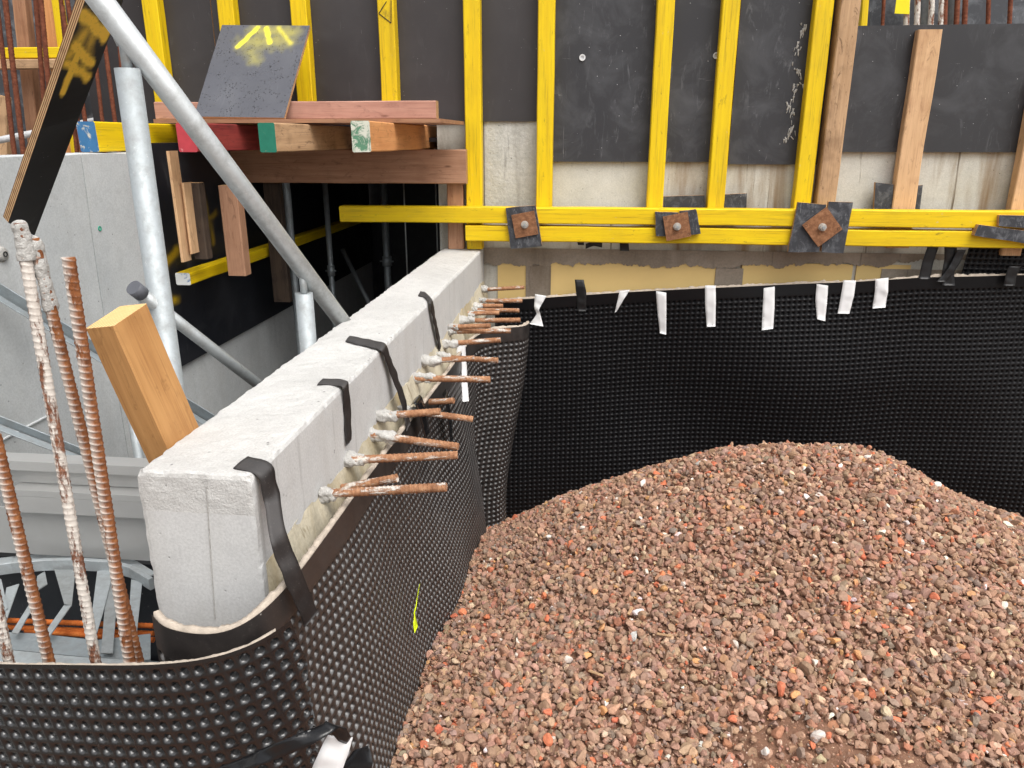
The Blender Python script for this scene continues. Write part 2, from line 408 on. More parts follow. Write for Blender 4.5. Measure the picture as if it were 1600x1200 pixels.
def slab(name, c, th, mat, edge='ply_edge', back=True, marks=None, res=1, bow=0.0, parent=None, jag=0, **kw):
    """sheet from the 4 corners of its visible face (tl, tr, br, bl); thickness goes away from that face"""
    c = [np.asarray(q, float) for q in c]
    x = c[2] - c[3]; yv = c[0] - c[3]; z = np.cross(x, yv)
    Mx = frame(c[3], x, z); inv = np.array(Mx.inverted())
    L = [(inv @ np.append(q, 1))[:3] for q in c]
    n = res; V = []; u = np.linspace(0, 1, n + 1)
    for j in u:
        for i in u:
            p = L[3] * (1-i) * (1-j) + L[2] * i * (1-j) + L[1] * i * j + L[0] * (1-i) * j
            p = p.copy(); p[2] += bow * (4 * i * (1-i))
            V.append(p)
    N = (n + 1) ** 2
    V = np.array(V)
    if jag:
        V[:, :2] += np.stack([sn(V * 1.0, 90, 5), sn(V, 90, 6)], 1) * jag
    Vb = V.copy(); Vb[:, 2] -= th
    F = []; mi = []
    id_ = lambda i, j: j * (n + 1) + i
    for j in range(n):
        for i in range(n):
            a, b, cc, d = id_(i, j), id_(i+1, j), id_(i+1, j+1), id_(i, j+1)
            F.append((a, b, cc, d)); mi.append(0)
            F.append((N+d, N+cc, N+b, N+a)); mi.append(0)
    for i in range(n):
        F.append((id_(i, 0), N+id_(i, 0), N+id_(i+1, 0), id_(i+1, 0))); mi.append(1)
        F.append((id_(i+1, n), N+id_(i+1, n), N+id_(i, n), id_(i, n))); mi.append(1)
        F.append((id_(0, i+1), N+id_(0, i+1), N+id_(0, i), id_(0, i))); mi.append(1)
        F.append((id_(n, i), N+id_(n, i), N+id_(n, i+1), id_(n, i+1))); mi.append(1)
    at = {}
    if marks:
        g = np.array([(i, j) for j in u for i in u])
        asp = np.array([np.linalg.norm(x), np.linalg.norm(yv)])
        mk = np.zeros(len(g))
        for (ax, ay, bx_, by_, r, s, hard) in marks:       # strokes in 0..1 sheet coordinates, r in metres
            p = g * asp; a = np.array([ax, ay]) * asp; b = np.array([bx_, by_]) * asp
            tt = np.clip(((p - a) @ (b - a)) / max(1e-9, ((b - a) @ (b - a))), 0, 1)
            d = np.linalg.norm(p - a - tt[:, None] * (b - a), axis=1)
            d = d + sn(np.c_[p, p[:, :1]], 120, 3) * r * .15
            mk = np.maximum(mk, s * np.clip((r - d) / (r * hard), 0, 1))
        at['mark'] = np.r_[mk, np.zeros(N)]
    return obj(name, np.r_[V, Vb], F, [mat, edge], parent, Mx, mi, attrs=at, **kw)

def tube(name, A, B, r, mat, wall=None, seg=24, parent=None, capmat=None, nseg=1, **kw):
    A = np.asarray(A, float); B = np.asarray(B, float); L = np.linalg.norm(B - A)
    wall = wall or min(r * .14, .004)
    V = []; F = []; sm = []
    for x in np.linspace(0, L, nseg + 1):
        for k in range(seg):
            a = 2 * math.pi * k / seg; V.append((x, r * math.cos(a), r * math.sin(a)))
    for i in range(nseg):
        for k in range(seg):
            a = i * seg + k; b = i * seg + (k + 1) % seg; F.append((a, b, b + seg, a + seg)); sm.append(True)
    base = nseg * seg
    for (s, off) in ((0, 0), (base, L)):
        i0 = len(V); dx = min(.06, L * .4) * (1 if off == 0 else -1)
        for k in range(seg):
            a = 2 * math.pi * k / seg; V.append((off, (r - wall) * math.cos(a), (r - wall) * math.sin(a)))
        for k in range(seg):
            a = 2 * math.pi * k / seg; V.append((off + dx, (r - wall) * math.cos(a), (r - wall) * math.sin(a)))
        for k in range(seg):
            k2 = (k + 1) % seg
            q = [(s+k, i0+k, i0+k2, s+k2), (i0+k, i0+seg+k, i0+seg+k2, i0+k2)]
            if off: q = [tuple(reversed(f)) for f in q]
            F += q; sm += [False, True]
        f = tuple(i0 + seg + k for k in range(seg)); F.append(f if not off else f[::-1]); sm.append(False)
    up = (0, 0, 1) if abs((B - A)[2]) < .9 * L else (0, 1, 0)
    return obj(name, V, F, mat, parent, frame(A, B - A, up), smooth=sm, **kw)

def rebar(name, A, B, r, mat, pitch=.011, seg=14, per=5, parent=None, bend=0.0, **kw):
    A = np.asarray(A, float); B = np.asarray(B, float); L = np.linalg.norm(B - A)
    n = max(4, int(L / pitch * per)); xs = np.linspace(0, L, n + 1); th = np.arange(seg) * 2 * math.pi / seg
    X, T = np.meshgrid(xs, th, indexing='ij')
    wrap = np.abs(((T / math.pi) % 2) - 1)
    ph = X / pitch + .55 * wrap + random.random()
    rib = np.clip(np.cos(2 * math.pi * ph), 0, 1) ** 2.0
    lon = np.exp(-((wrap - 0) / .12) ** 2) + np.exp(-((wrap - 1) / .12) ** 2)
    R = r * (.94 + .115 * np.maximum(rib, lon * .8))
    q = np.stack([X, np.cos(T), np.sin(T)], -1) + random.random() * 9
    R = R * (1 + .025 * sn(q.reshape(-1, 3) * np.array([60, 2, 2]), 1.0, 8).reshape(R.shape))
    bd = bend * np.sin(math.pi * X / L)
    V = np.stack([X, R * np.cos(T) + bd, R * np.sin(T)], -1).reshape(-1, 3)
    i = np.arange(n)[:, None]; k = np.arange(seg)[None, :]; k2 = (k + 1) % seg
    F = np.stack([i*seg+k, i*seg+k2, (i+1)*seg+k2, (i+1)*seg+k], -1).reshape(-1, 4).tolist()
    F.append(tuple(range(seg - 1, -1, -1))); F.append(tuple(n * seg + k for k in range(seg)))
    up = (0, 0, 1) if abs((B - A)[2]) < .9 * L else (0, 1, 0)
    side = np.clip(.1 + .55 * rib + .75 * np.cos(T + 2.6), 0, 1).reshape(-1)
    sm = [True] * (len(F) - 2) + [False] * 2
    return obj(name, V, F, mat, parent, frame(A, B - A, up), smooth=sm, attrs={'rib': side}, **kw)

def lump(name, A, B, r0, r1, mat, parent=None, amp=.3, seg=16, n=14, f=60, squash=1.0, **kw):
    """uneven crust round the axis A-B"""
    A = np.asarray(A, float); B = np.asarray(B, float); L = np.linalg.norm(B - A)
    xs = np.linspace(0, 1, n + 1); th = np.arange(seg) * 2 * math.pi / seg
    X, T = np.meshgrid(xs, th, indexing='ij')
    R = (r0 + (r1 - r0) * X) * np.sqrt(np.clip(1 - np.clip((X - .82) / .19, 0, 1) ** 2, .02, 1))
    q = np.stack([X * L, R * np.cos(T), R * np.sin(T)], -1).reshape(-1, 3)
    R = R * (1 + amp * sn(q + random.random() * 5, f, 4).reshape(R.shape) + amp * .5 * sn(q + random.random() * 5, f * 3, 5).reshape(R.shape))
    V = np.stack([X * L, R * np.cos(T), R * np.sin(T) * squash], -1).reshape(-1, 3)
    i = np.arange(n)[:, None]; k = np.arange(seg)[None, :]; k2 = (k + 1) % seg
    F = np.stack([i*seg+k, i*seg+k2, (i+1)*seg+k2, (i+1)*seg+k], -1).reshape(-1, 4).tolist()
    F.append(tuple(range(seg - 1, -1, -1))); F.append(tuple(n * seg + k for k in range(seg)))
    up = (0, 0, 1) if abs((B - A)[2]) < .9 * L else (0, 1, 0)
    return obj(name, V, F, mat, parent, frame(A, B - A, up), smooth=True, **kw)

def ribbon(name, pts, wid, mat, th=.0012, parent=None, mats=None, taper=None, twist=None, sub=6, crinkle=.0015, **kw):
    """strip of tape: pts centre line, wid list of width vectors (3D half widths)"""
    pts = np.array(pts, float); wid = np.array(wid, float)
    if wid.ndim == 1: wid = np.repeat(wid[None], len(pts), 0)
    s = np.r_[0, np.cumsum(np.linalg.norm(np.diff(pts, axis=0), axis=1))]
    n = (len(pts) - 1) * sub; tt = np.linspace(0, s[-1], n + 1)
    C = np.stack([np.interp(tt, s, pts[:, i]) for i in range(3)], -1)
    Wd = np.stack([np.interp(tt, s, wid[:, i]) for i in range(3)], -1)
    for _ in range(2):
        C[1:-1] = .25 * C[:-2] + .5 * C[1:-1] + .25 * C[2:]
    T = np.gradient(C, axis=0); Nn = np.cross(T, Wd); Nn /= np.linalg.norm(Nn, axis=1)[:, None] + 1e-9
    k = 5; V = []
    for sgn in (.5, -.5):
        for i in range(n + 1):
            for j in range(k):
                a = (j / (k - 1)) * 2 - 1
                p = C[i] + Wd[i] * a
                p = p + Nn[i] * (sgn * th + crinkle * sn(p[None] * 1.0, 130, 9)[0])
                V.append(p)
    F = []; mi = []; N = (n + 1) * k
    for i in range(n):
        for j in range(k - 1):
            a = i * k + j
            F.append((a, a + 1, a + k + 1, a + k)); mi.append(0)
            F.append((N + a + k, N + a + k + 1, N + a + 1, N + a)); mi.append(1)
        a = i * k; F.append((a, a + k, N + a + k, N + a)); mi.append(0)
        a = i * k + k - 1; F.append((a, N + a, N + a + k, a + k)); mi.append(0)
    for a0 in (0, n * k):
        for j in range(k - 1):
            F.append((a0 + j, N + a0 + j, N + a0 + j + 1, a0 + j + 1)); mi.append(0)
    base = pts[-1]
    return obj(name, np.array(V) - base, F, [mat, mats or mat], parent, Matrix.Translation(Vector(tuple(base))), mi, smooth=True, **kw)

def rough_box(name, lo, hi, res, mat, disp, parent=None, zfine=0, **kw):
    """box of gridded faces with shared edges, displaced by disp(points, lo, hi)"""
    lo = np.array(lo, float); hi = np.array(hi, float); n = np.maximum(1, np.round((hi - lo) / res).astype(int))
    fz = None
    if zfine: fz = np.r_[np.linspace(lo[2], hi[2] - zfine, 14)[:-1], np.linspace(hi[2] - zfine, hi[2], max(2, int(zfine / res)))]; n[2] = len(fz) - 1
    key = {}; V = []; F = []
    def vid(i, j, k):
        q = (i, j, k)
        if q not in key:
            key[q] = len(V); w3 = lo + (hi - lo) * np.array(q) / n
            if fz is not None: w3[2] = fz[k]
            V.append(w3)
        return key[q]
    def face(ax, val, flip):
        a, b = [q for q in range(3) if q != ax]
        for i in range(n[a]):
            for j in range(n[b]):
                r = []
                for (di, dj) in ((0, 0), (1, 0), (1, 1), (0, 1)):
                    q = [0, 0, 0]; q[ax] = val; q[a] = i + di; q[b] = j + dj
                    r.append(vid(*q))
                F.append(tuple(r[::-1] if flip else r))
    for ax in range(3):
        face(ax, 0, ax != 1); face(ax, n[ax], ax == 1)
    V = np.array(V); V = disp(V, lo, hi)
    base = np.array([(lo[0] + hi[0]) / 2, (lo[1] + hi[1]) / 2, lo[2]])
    return obj(name, V - base, F, mat, parent, Matrix.Translation(Vector(tuple(base))), **kw)

def box(name, lo, hi, mat, parent=None, **kw):
    lo = np.array(lo, float); hi = np.array(hi, float)
    base = np.array([(lo[0] + hi[0]) / 2, (lo[1] + hi[1]) / 2, lo[2]])
    V = [np.array([x, y, z]) - base for z in (lo[2], hi[2]) for y in (lo[1], hi[1]) for x in (lo[0], hi[0])]
    F = [(0, 2, 3, 1), (4, 5, 7, 6), (0, 1, 5, 4), (2, 6, 7, 3), (0, 4, 6, 2), (1, 3, 7, 5)]
    return obj(name, V, F, mat, parent, Matrix.Translation(Vector(tuple(base))), **kw)

def sheet_dimples(name, S, U, Vh, flat, mats, p=.024, d=.009, rim=.36, shear=0.0, parent=None, stag=0.0, **kw):
    """dimpled plastic sheet on the surface S(u, v) (metres along, metres down); rows start at v = flat"""
    nu = int(U / p); nv = int((Vh - flat) / p)
    hu = np.arange(2 * nu + 1) * p / 2; hv = flat + np.arange(2 * nv + 1) * p / 2
    UU, VV = np.meshgrid(hu, hv, indexing='ij')
    skew = lambda u, v: (u + shear * (v - flat), v)
    pos = [np.stack([UU, VV], -1).reshape(-1, 2)]; dep = [np.zeros(UU.size)]
    idx = np.arange(UU.size).reshape(UU.shape)
    cu = (np.arange(nu) + .5) * p; cv = flat + (np.arange(nv) + .5) * p
    CU, CV = np.meshgrid(cu, cv, indexing='ij'); cc = np.stack([CU, CV], -1).reshape(-1, 2)
    dep[0][idx[1::2, 1::2].ravel()] = d
    nc = len(cc); ang = np.array([225, 270, 315, 0, 45, 90, 135, 180]) * math.pi / 180
    rings = [(rim * p, .0003), (rim * .86 * p, .45 * d), (rim * .5 * p, .85 * d)]
    base = UU.size; ridx = []
    jr = RNG.uniform(.9, 1.06, nc)
    for (r, dd) in rings:
        o = np.stack([np.cos(ang), np.sin(ang)], -1) * r
        pos.append((cc[:, None, :] + o[None] * jr[:, None, None]).reshape(-1, 2)); dep.append(np.full(nc * 8, dd) * np.repeat(RNG.uniform(.8, 1.08, nc), 8))
        ridx.append(base + np.arange(nc * 8).reshape(nc, 8)); base += nc * 8
    i0 = (np.arange(nu) * 2)[:, None]; j0 = (np.arange(nv) * 2)[None, :]
    offs = [(0, 0), (1, 0), (2, 0), (2, 1), (2, 2), (1, 2), (0, 2), (0, 1)]
    sq = np.stack([idx[i0 + a, j0 + b] for a, b in offs], -1).reshape(nc, 8)
    cen = idx[i0 + 1, j0 + 1].reshape(nc)
    F = []
    seq = [sq] + ridx
    for a, b in zip(seq[:-1], seq[1:]):
        for k in range(8):
            k2 = (k + 1) % 8
            F += np.stack([a[:, k], a[:, k2], b[:, k2], b[:, k]], -1).tolist()
    for k in range(8):
        F += np.stack([ridx[2][:, k], ridx[2][:, (k + 1) % 8], cen], -1).tolist()
    uv = np.concatenate(pos); dp = np.concatenate(dep)
    # smooth strip along the top
    ns = 4; top = []
    for a in range(ns):
        v = flat * a / ns
        top.append(base + np.arange(2 * nu + 1)); base += 2 * nu + 1
        uv = np.r_[uv, np.c_[hu, np.full_like(hu, v)]]; dp = np.r_[dp, np.zeros_like(hu)]
    top.append(idx[:, 0])
    for a in range(ns):
        A, B = top[a], top[a + 1]
        F += np.stack([A[:-1], A[1:], B[1:], B[:-1]], -1).tolist()
    u, v = skew(uv[:, 0], uv[:, 1])
    e = .002
    P0 = S(u, v); Pu = S(u + e, v) - S(u - e, v); Pv = S(u, v + e) - S(u, v - e)
    Nn = np.cross(Pv, Pu); Nn /= np.linalg.norm(Nn, axis=1)[:, None]
    Vt = P0 - Nn * dp[:, None]
    F = [f[::-1] for f in F]
    base_p = P0.mean(0)
    return obj(name, Vt - base_p, F, mats, parent, Matrix.Translation(Vector(tuple(base_p))), smooth=True, **kw)

# ================================================================== THE SETTING
ZT = -.52                       # top of the low concrete wall
WX0, WX1 = -.735, -.535         # its left and right face
YC = 3.80                       # face of the concrete base behind the formwork
FLOOR = -2.35
box('ground', (-450, -450, FLOOR - .1), (450, 450, FLOOR), 'ground', kind='structure')

# ---- mound of gravel: surface through measured points (thin plate spline)
CP = np.array([(-.41, 1.38, -1.37), (-.41, 1.96, -1.445), (-.42, 2.4, -1.53), (-.43, 3.2, -1.75), (-.43, 3.6, -1.92),
    (.0, 1.2, -1.33), (.3, 1.2, -1.32), (1.0, 1.25, -1.31), (1.8, 1.3, -1.36), (-.4, .9, -1.36), (.5, .7, -1.36), (1.5, .7, -1.36), (-1.2, .6, -1.4), (-1.2, .2, -1.4), (2, .2, -1.4), (0, .2, -1.38),
    (.30, 1.8, -1.23), (.9, 1.8, -1.21), (1.5, 1.9, -1.31),
    (-.04, 2.75, -1.335), (.2, 2.68, -1.215), (.497, 2.65, -1.10), (.75, 2.65, -1.068), (1.006, 2.65, -1.065), (1.289, 2.65, -1.2), (1.567, 2.65, -1.30), (2.2, 2.6, -1.5),
    (0, 3.6, -1.86), (.5, 3.3, -1.52), (1, 3.3, -1.48), (1.5, 3.4, -1.7), (.5, 3.7, -1.85), (1.0, 3.7, -1.85), (2.2, 3.6, -1.9), (2.8, 1.5, -1.5)], float)
def tps(P):
    r = np.linalg.norm(P[:, None, :] - CP[None, :, :2], axis=2)
    return np.where(r > 1e-9, r * r * np.log(r + 1e-12), 0)
_K = tps(CP[:, :2]); _n = len(CP)
_A = np.block([[_K + np.eye(_n) * 2e-3, np.c_[np.ones(_n), CP[:, :2]]], [np.r_[[np.ones(_n)], CP[:, :2].T], np.zeros((3, 3))]])
_w = np.linalg.solve(_A, np.r_[CP[:, 2], np.zeros(3)])
def gz(P):
    P = np.asarray(P, float)
    z = tps(P) @ _w[:_n] + _w[_n] + P @ _w[_n + 1:]
    q = np.c_[P, P[:, :1] * 0]
    return z + .012 * sn(q, 9, 21) + .005 * sn(q, 26, 22)
gx = np.linspace(-1.3, 2.6, 150); gy = np.linspace(.0, 3.72, 150)
GX, GY = np.meshgrid(gx, gy, indexing='ij'); GP = np.c_[GX.ravel(), GY.ravel()]
GZ = gz(GP) - .012
ins = (GP[:, 0] < -.46) & (GP[:, 1] > .9)
GZ[ins] = -2.3
idg = np.arange(GX.size).reshape(GX.shape)
F = np.stack([idg[:-1, :-1], idg[1:, :-1], idg[1:, 1:], idg[:-1, 1:]], -1).reshape(-1, 4)
obj('soil_mound', np.c_[GP, GZ], F.tolist(), 'soil', smooth=True, kind='structure')

# ---- gravel, uncountable: one object of separate closed stones
def ico2():
    t_ = (1 + 5 ** .5) / 2
    v = [(-1, t_, 0), (1, t_, 0), (-1, -t_, 0), (1, -t_, 0), (0, -1, t_), (0, 1, t_), (0, -1, -t_), (0, 1, -t_), (t_, 0, -1), (t_, 0, 1), (-t_, 0, -1), (-t_, 0, 1)]
    f = [(0,11,5),(0,5,1),(0,1,7),(0,7,10),(0,10,11),(1,5,9),(5,11,4),(11,10,2),(10,7,6),(7,1,8),(3,9,4),(3,4,2),(3,2,6),(3,6,8),(3,8,9),(4,9,5),(2,4,11),(6,2,10),(8,6,7),(9,8,1)]
    v = [np.array(q) / np.linalg.norm(q) for q in v]; f1 = f; mid = {}; f2 = []
    def md(a, b):
        k = (min(a, b), max(a, b))
        if k not in mid:
            q = v[a] + v[b]; v.append(q / np.linalg.norm(q)); mid[k] = len(v) - 1
        return mid[k]
    for a, b, c_ in f:
        x, y, z = md(a, b), md(b, c_), md(c_, a); f2 += [(a, x, z), (b, y, x), (c_, z, y), (x, y, z)]
    return np.array(v), np.array(f1), np.array(f2)
IV, IF1, IF2 = ico2()
protos = []
for i in range(28):                         # rounded lumps cut by random planes: angular crushed stone
    r = np.random.default_rng(300 + i); v = IV.copy()
    for _ in range(r.integers(5, 9)):
        n = r.normal(size=3); n /= np.linalg.norm(n); dd = r.uniform(.32, .66)
        over = np.clip(v @ n - dd, 0, None); v = v - over[:, None] * n * .97
    v += r.normal(size=v.shape) * .03
    v *= np.array([r.uniform(.85, 1.25), r.uniform(.75, 1.0), r.uniform(.5, .85)])
    protos.append(v)
PAL = [((154, 122, 104), .32), ((138, 110, 95), .22), ((170, 137, 115), .17), ((140, 122, 110), .10), ((158, 102, 80), .075), ((205, 104, 68), .026), ((208, 182, 154), .034), ((112, 104, 100), .045), ((232, 228, 222), .012), ((208, 154, 98), .010)]
PC = np.array([srgb(*c_)[:3] for c_, _ in PAL]) * 1.21
PM = np.array(srgb(176, 140, 116)[:3]); PC = PC * .66 + PM * .34; PW = np.array([w_ for _, w_ in PAL]); PW /= PW.sum()
def scatter(step, smin, smax, fine, seed, sink, keep):
    r = np.random.default_rng(seed)
    xs = np.arange(-.44, 2.35, step); ys = np.arange(.72, 3.5, step)
    X, Y = np.meshgrid(xs, ys, indexing='ij'); P = np.c_[X.ravel(), Y.ravel()] + r.uniform(-.5, .5, (X.size, 2)) * step * 1.1
    d = np.c_[P, gz(P)]
    w_ = d @ FWD; px = 800 + 1200 * (d @ RGT) / w_; py = 600 - 1200 * (d @ UPV) / w_
    ok = (px > 420) & (px < 2150) & (py < 1750) & (P[:, 0] > -.432)
    bare = sn(np.c_[P, P[:, :1] * 0], 9, 31) * .45; bare += np.exp(-(((P[:, 0] - .52) / .26) ** 2 + ((P[:, 1] - 1.40) / .13) ** 2)) * 1.35
    ok &= ~((bare > .95) & (r.random(len(P)) < keep))
    return d[ok], r
VV = []; FF = []; CC = []; nb = 0
for (step, smin, smax, fcs, seed, sink, keep) in ((.0168, .0075, .0185, IF2, 41, .55, .45), (.0186, .0068, .0180, IF2, 42, -.25, .88), (.0120, .0022, .0050, IF1, 43, -.6, 0.0), (.070, .0135, .0180, IF2, 44, .2, .8)):
    d, r = scatter(step, smin, smax, fcs, seed, sink, keep)
    n = len(d); s = smin + (smax - smin) * r.random(n) ** 1.5
    nvp = 42 if fcs is IF2 else 12
    q = r.normal(size=(n, 4)) * np.array([1, .45, .45, 1.]); q /= np.linalg.norm(q, axis=1)[:, None]
    w_, x, y, z = q.T
    R = np.stack([1-2*(y*y+z*z), 2*(x*y-z*w_), 2*(x*z+y*w_), 2*(x*y+z*w_), 1-2*(x*x+z*z), 2*(y*z-x*w_), 2*(x*z-y*w_), 2*(y*z+x*w_), 1-2*(x*x+y*y)], -1).reshape(n, 3, 3)
    pid = r.integers(0, len(protos), n); pv = np.array(protos)[pid][:, :nvp]
    v = np.einsum('nij,nkj->nki', R, pv) * s[:, None, None] + d[:, None, :]
    v[:, :, 2] += (r.uniform(-.5, .45, n) * s - sink * s * .6)[:, None]
    ci = r.choice(len(PC), n, p=PW)
    c_ = PC[ci] * r.uniform(.82, 1.14, (n, 1)) * (1 + r.normal(size=(n, 3)) * .04)
    VV.append(v.reshape(-1, 3)); FF.append((fcs[None] + (np.arange(n) * nvp)[:, None, None] + nb).reshape(-1, 3)); CC.append(np.repeat(c_, nvp, 0)); nb += n * nvp
VV = np.concatenate(VV); FF = np.concatenate(FF); CC = np.clip(np.concatenate(CC), 0, 1)
me = bpy.data.meshes.new('gravel')
me.vertices.add(len(VV)); me.vertices.foreach_set('co', VV.astype(np.float32).ravel())
me.loops.add(FF.size); me.loops.foreach_set('vertex_index', FF.astype(np.int32).ravel())
me.polygons.add(len(FF)); me.polygons.foreach_set('loop_start', np.arange(0, FF.size, 3, dtype=np.int32))
me.polygons.foreach_set('use_smooth', np.zeros(len(FF), bool))
ca = me.color_attributes.new('tint', 'FLOAT_COLOR', 'POINT')
ca.data.foreach_set('color', np.c_[CC, np.ones(len(CC))].astype(np.float32).ravel())
me.materials.append(m['gravel']); me.update(); me.validate()
go = bpy.data.objects.new('gravel', me); COL.objects.link(go)
tag(go, 'heap of red brown crushed brick and stone gravel', 'gravel', kind='stuff')

# ---- low concrete wall running away from the camera
def wall_disp(V, lo, hi):
    V = V.copy(); q = V.copy()
    top = np.clip(1 - (hi[2] - q[:, 2]) / .012, 0, 1)
    dx0 = np.minimum(q[:, 0] - lo[0], hi[0] - q[:, 0]); dz = hi[2] - q[:, 2]; dy = q[:, 1] - lo[1]
    V[:, 2] += top * (.0007 * sn(q, 55, 51) + .0014 * sn(q, 12, 52) + .0008 * sn(q, 170, 53, 20))
    edge = np.exp(-dx0 / .004) * np.exp(-dz / .004) + np.exp(-dy / .004) * np.exp(-dz / .004) + np.exp(-dx0 / .004) * np.exp(-dy / .004) * .6
    ch = .003 + .008 * np.clip(sn(q, 30, 54, 20) - .8, 0, 2) + .0014 * np.clip(sn(q, 190, 55, 20), -1, 1)
    cx = (lo[0] + hi[0]) / 2
    V[:, 0] += np.sign(cx - q[:, 0]) * edge * ch; V[:, 2] -= edge * ch; V[:, 1] += np.where(dy < .02, edge * ch * .8, 0)
    V[:, 0] += .0012 * sn(q, 6, 56) * (1 - top)
    band = (dy < .001) * np.clip(1 - abs(dz - .035) / .035, 0, 1)      # rough strip under the top of the end face
    V[:, 1] += band * (.0018 * sn(q, 150, 57, 20) + .0015 * sn(q, 60, 58, 20))
    return V
wall = rough_box('concrete_wall', (WX0, 1.085, -2.3), (WX1, YC - .004, ZT), .0085, ['wall_top', 'wall_side'], wall_disp, zfine=.26,
    label='low pale concrete wall with rough top running to the yellow formwork', cat='concrete wall')
wall.data.polygons.foreach_set('material_index', np.array([0 if abs(p.normal.z) > .6 or (p.normal.y < -.5 and p.center.z + (-2.3) > ZT - .07) else 1 for p in wall.data.polygons], np.int32))
# joint line cut in the end face, honeycombed chips
for (x, y0, y1) in ((322, 760, 968),):
    a = PY(x, y0, 1.0835); b = PY(x + 14, y1, 1.0835)
    beam('formwork_seam', a, b, .0011, .002, 'mortar', 'mortar', (0, -1, 0), ch=.0003, wav=.0002, nseg=6, parent=wall)

# sealing coat and mortar fillet along the foot of the visible wall face
def fillet_disp(V, lo, hi):
    q = V.copy(); V = V.copy(); tz = (q[:, 2] - lo[2]) / (hi[2] - lo[2])
    V[:, 0] -= (q[:, 0] - lo[0]) * np.clip(tz, 0, 1) * .93
    V[:, 2] += np.where(tz > .5, .009 * sn(q, 9, 61, 25) + .005 * sn(q, 70, 62, 25), 0)
    V[:, 0] += np.where(q[:, 0] > lo[0] + .002, .003 * sn(q, 70, 63), 0)
    return V
rough_box('sealing_fillet', (WX1 - .002, 1.10, -.82), (WX1 + .034, YC - .01, -.69), .012, 'beige', fillet_disp, parent=wall)

# ---- concrete base under the formwork, with coats and insulation
base = thing('base_wall', 'streaked pale concrete base wall below the black formwork panels', 'concrete wall', (.9, YC, -.7))
box('wall_body', (-.755, YC, -2.3), (3.2, YC + .25, .35), 'concrete_stain', base)
box('plaster_patch', (PY(757, 200, YC)[0], YC - .009, -.335), (PY(843, 200, YC)[0], YC + .01, PY(800, 186, YC)[2]), 'render', base)
def irregular(name, x0, x1, ztop, zbot_px, mat, th, yface, seed, amp, parent, drop=0):
    n = max(8, int((x1 - x0) / .005)); X = np.linspace(x0, x1, n + 1)
    xx = np.c_[X, X * 0, X * 0]; zb = zbot_px + amp * (.9 * sn(xx, 7, seed, 25) - .8 * np.abs(sn(xx, 30, seed + 1, 25)) + .35 * sn(xx, 130, seed + 2, 25) + .2 * sn(xx, 400, seed + 3, 25)) + drop * (X - x0)
    zt = np.full_like(X, ztop)
    V = []
    for yy in (yface, yface + th):
        V += [(a, yy, b) for a, b in zip(X, zt)] + [(a, yy, b) for a, b in zip(X, zb)]
    k = n + 1; F = []
    for i in range(n):
        F += [(k + i, k + i + 1, i + 1, i), (2*k + i, 2*k + i + 1, 3*k + i + 1, 3*k + i), (i, i + 1, 2*k + i + 1, 2*k + i), (3*k + i, 3*k + i + 1, k + i + 1, k + i)]
    F += [(0, 2*k, 3*k, k), (n, k + n, 3*k + n, 2*k + n)]
    b0 = np.array(V[0]); return obj(name, np.array(V) - b0, F, mat, parent, Matrix.Translation(Vector(tuple(b0))))
zc = lambda y: PY(1100, y, YC)[2]
for (a, b) in ((778, 823), (860, 1117), (1158, 1330), (1336, 1420)):
    xa, xb = PY(a, 430, YC)[0], PY(b, 430, YC)[0]
    box('insulation_board', (xa, YC - .010, -1.2), (xb, YC + .003, zc(409)), 'insul', base)
irregular('slurry_coat', PY(757, 400, YC)[0], 2.6, zc(391), zc(421), 'slurry', .004, YC - .016, 71, .019, base, .03)
for (a, b) in ((822, 861), (1117, 1160)):
    irregular('slurry_lap', PY(a, 430, YC)[0], PY(b, 430, YC)[0], zc(418), zc(470), 'slurry', .006, YC - .0155, 77, .004, base)
irregular('slurry_end', PY(1375, 430, YC)[0], 2.6, zc(415), zc(470), 'slurry', .006, YC - .0145, 79, .004, base)

# ---- grey wall of the pit on the left
XL = -1.75
pit = thing('pit_wall', 'smooth grey concrete wall behind the tall rusty bars on the left', 'concrete wall', (XL - .1, 2.3, FLOOR))
for i, (ya, yb) in enumerate(((.7, 1.9), (1.905, 2.56), (2.565, 3.1), (3.1035, 6.2))):
    z1 = -.055 if i < 3 else -.62
    rough_box('cast_section', (XL - .22, ya, FLOOR), (XL, yb, z1), .06, 'concrete_grey',
        lambda V, lo, hi: V + np.c_[.004 * sn(V, 5, 81), 0 * V[:, 0], .003 * sn(V, 20, 82)], pit)
p_ = PX(155, 357, XL)
tube('plastic_plug', p_ + np.array([-.02, 0, 0]), p_ + np.array([.004, 0, 0]), .0085, 'plug', wall=.003, parent=pit)
p_ = PX(3, 397, XL)
lump('tie_hole_patch', p_ + np.array([-.01, 0, 0]), p_ + np.array([.010, 0, 0]), .030, .018, 'mortar', pit, .12)
tube('tie_hole', p_ + np.array([-.015, 0, 0]), p_ + np.array([.013, 0, 0]), .008, 'dark_hole', wall=.002, parent=pit)
a = PX(0, 690, XL + .003); b = PX(75, 650, XL + .003)
beam('casting_ridge', a, b, .006, .006, 'concrete_grey', 'concrete_grey', (1, 0, 0), ch=.001, parent=pit)
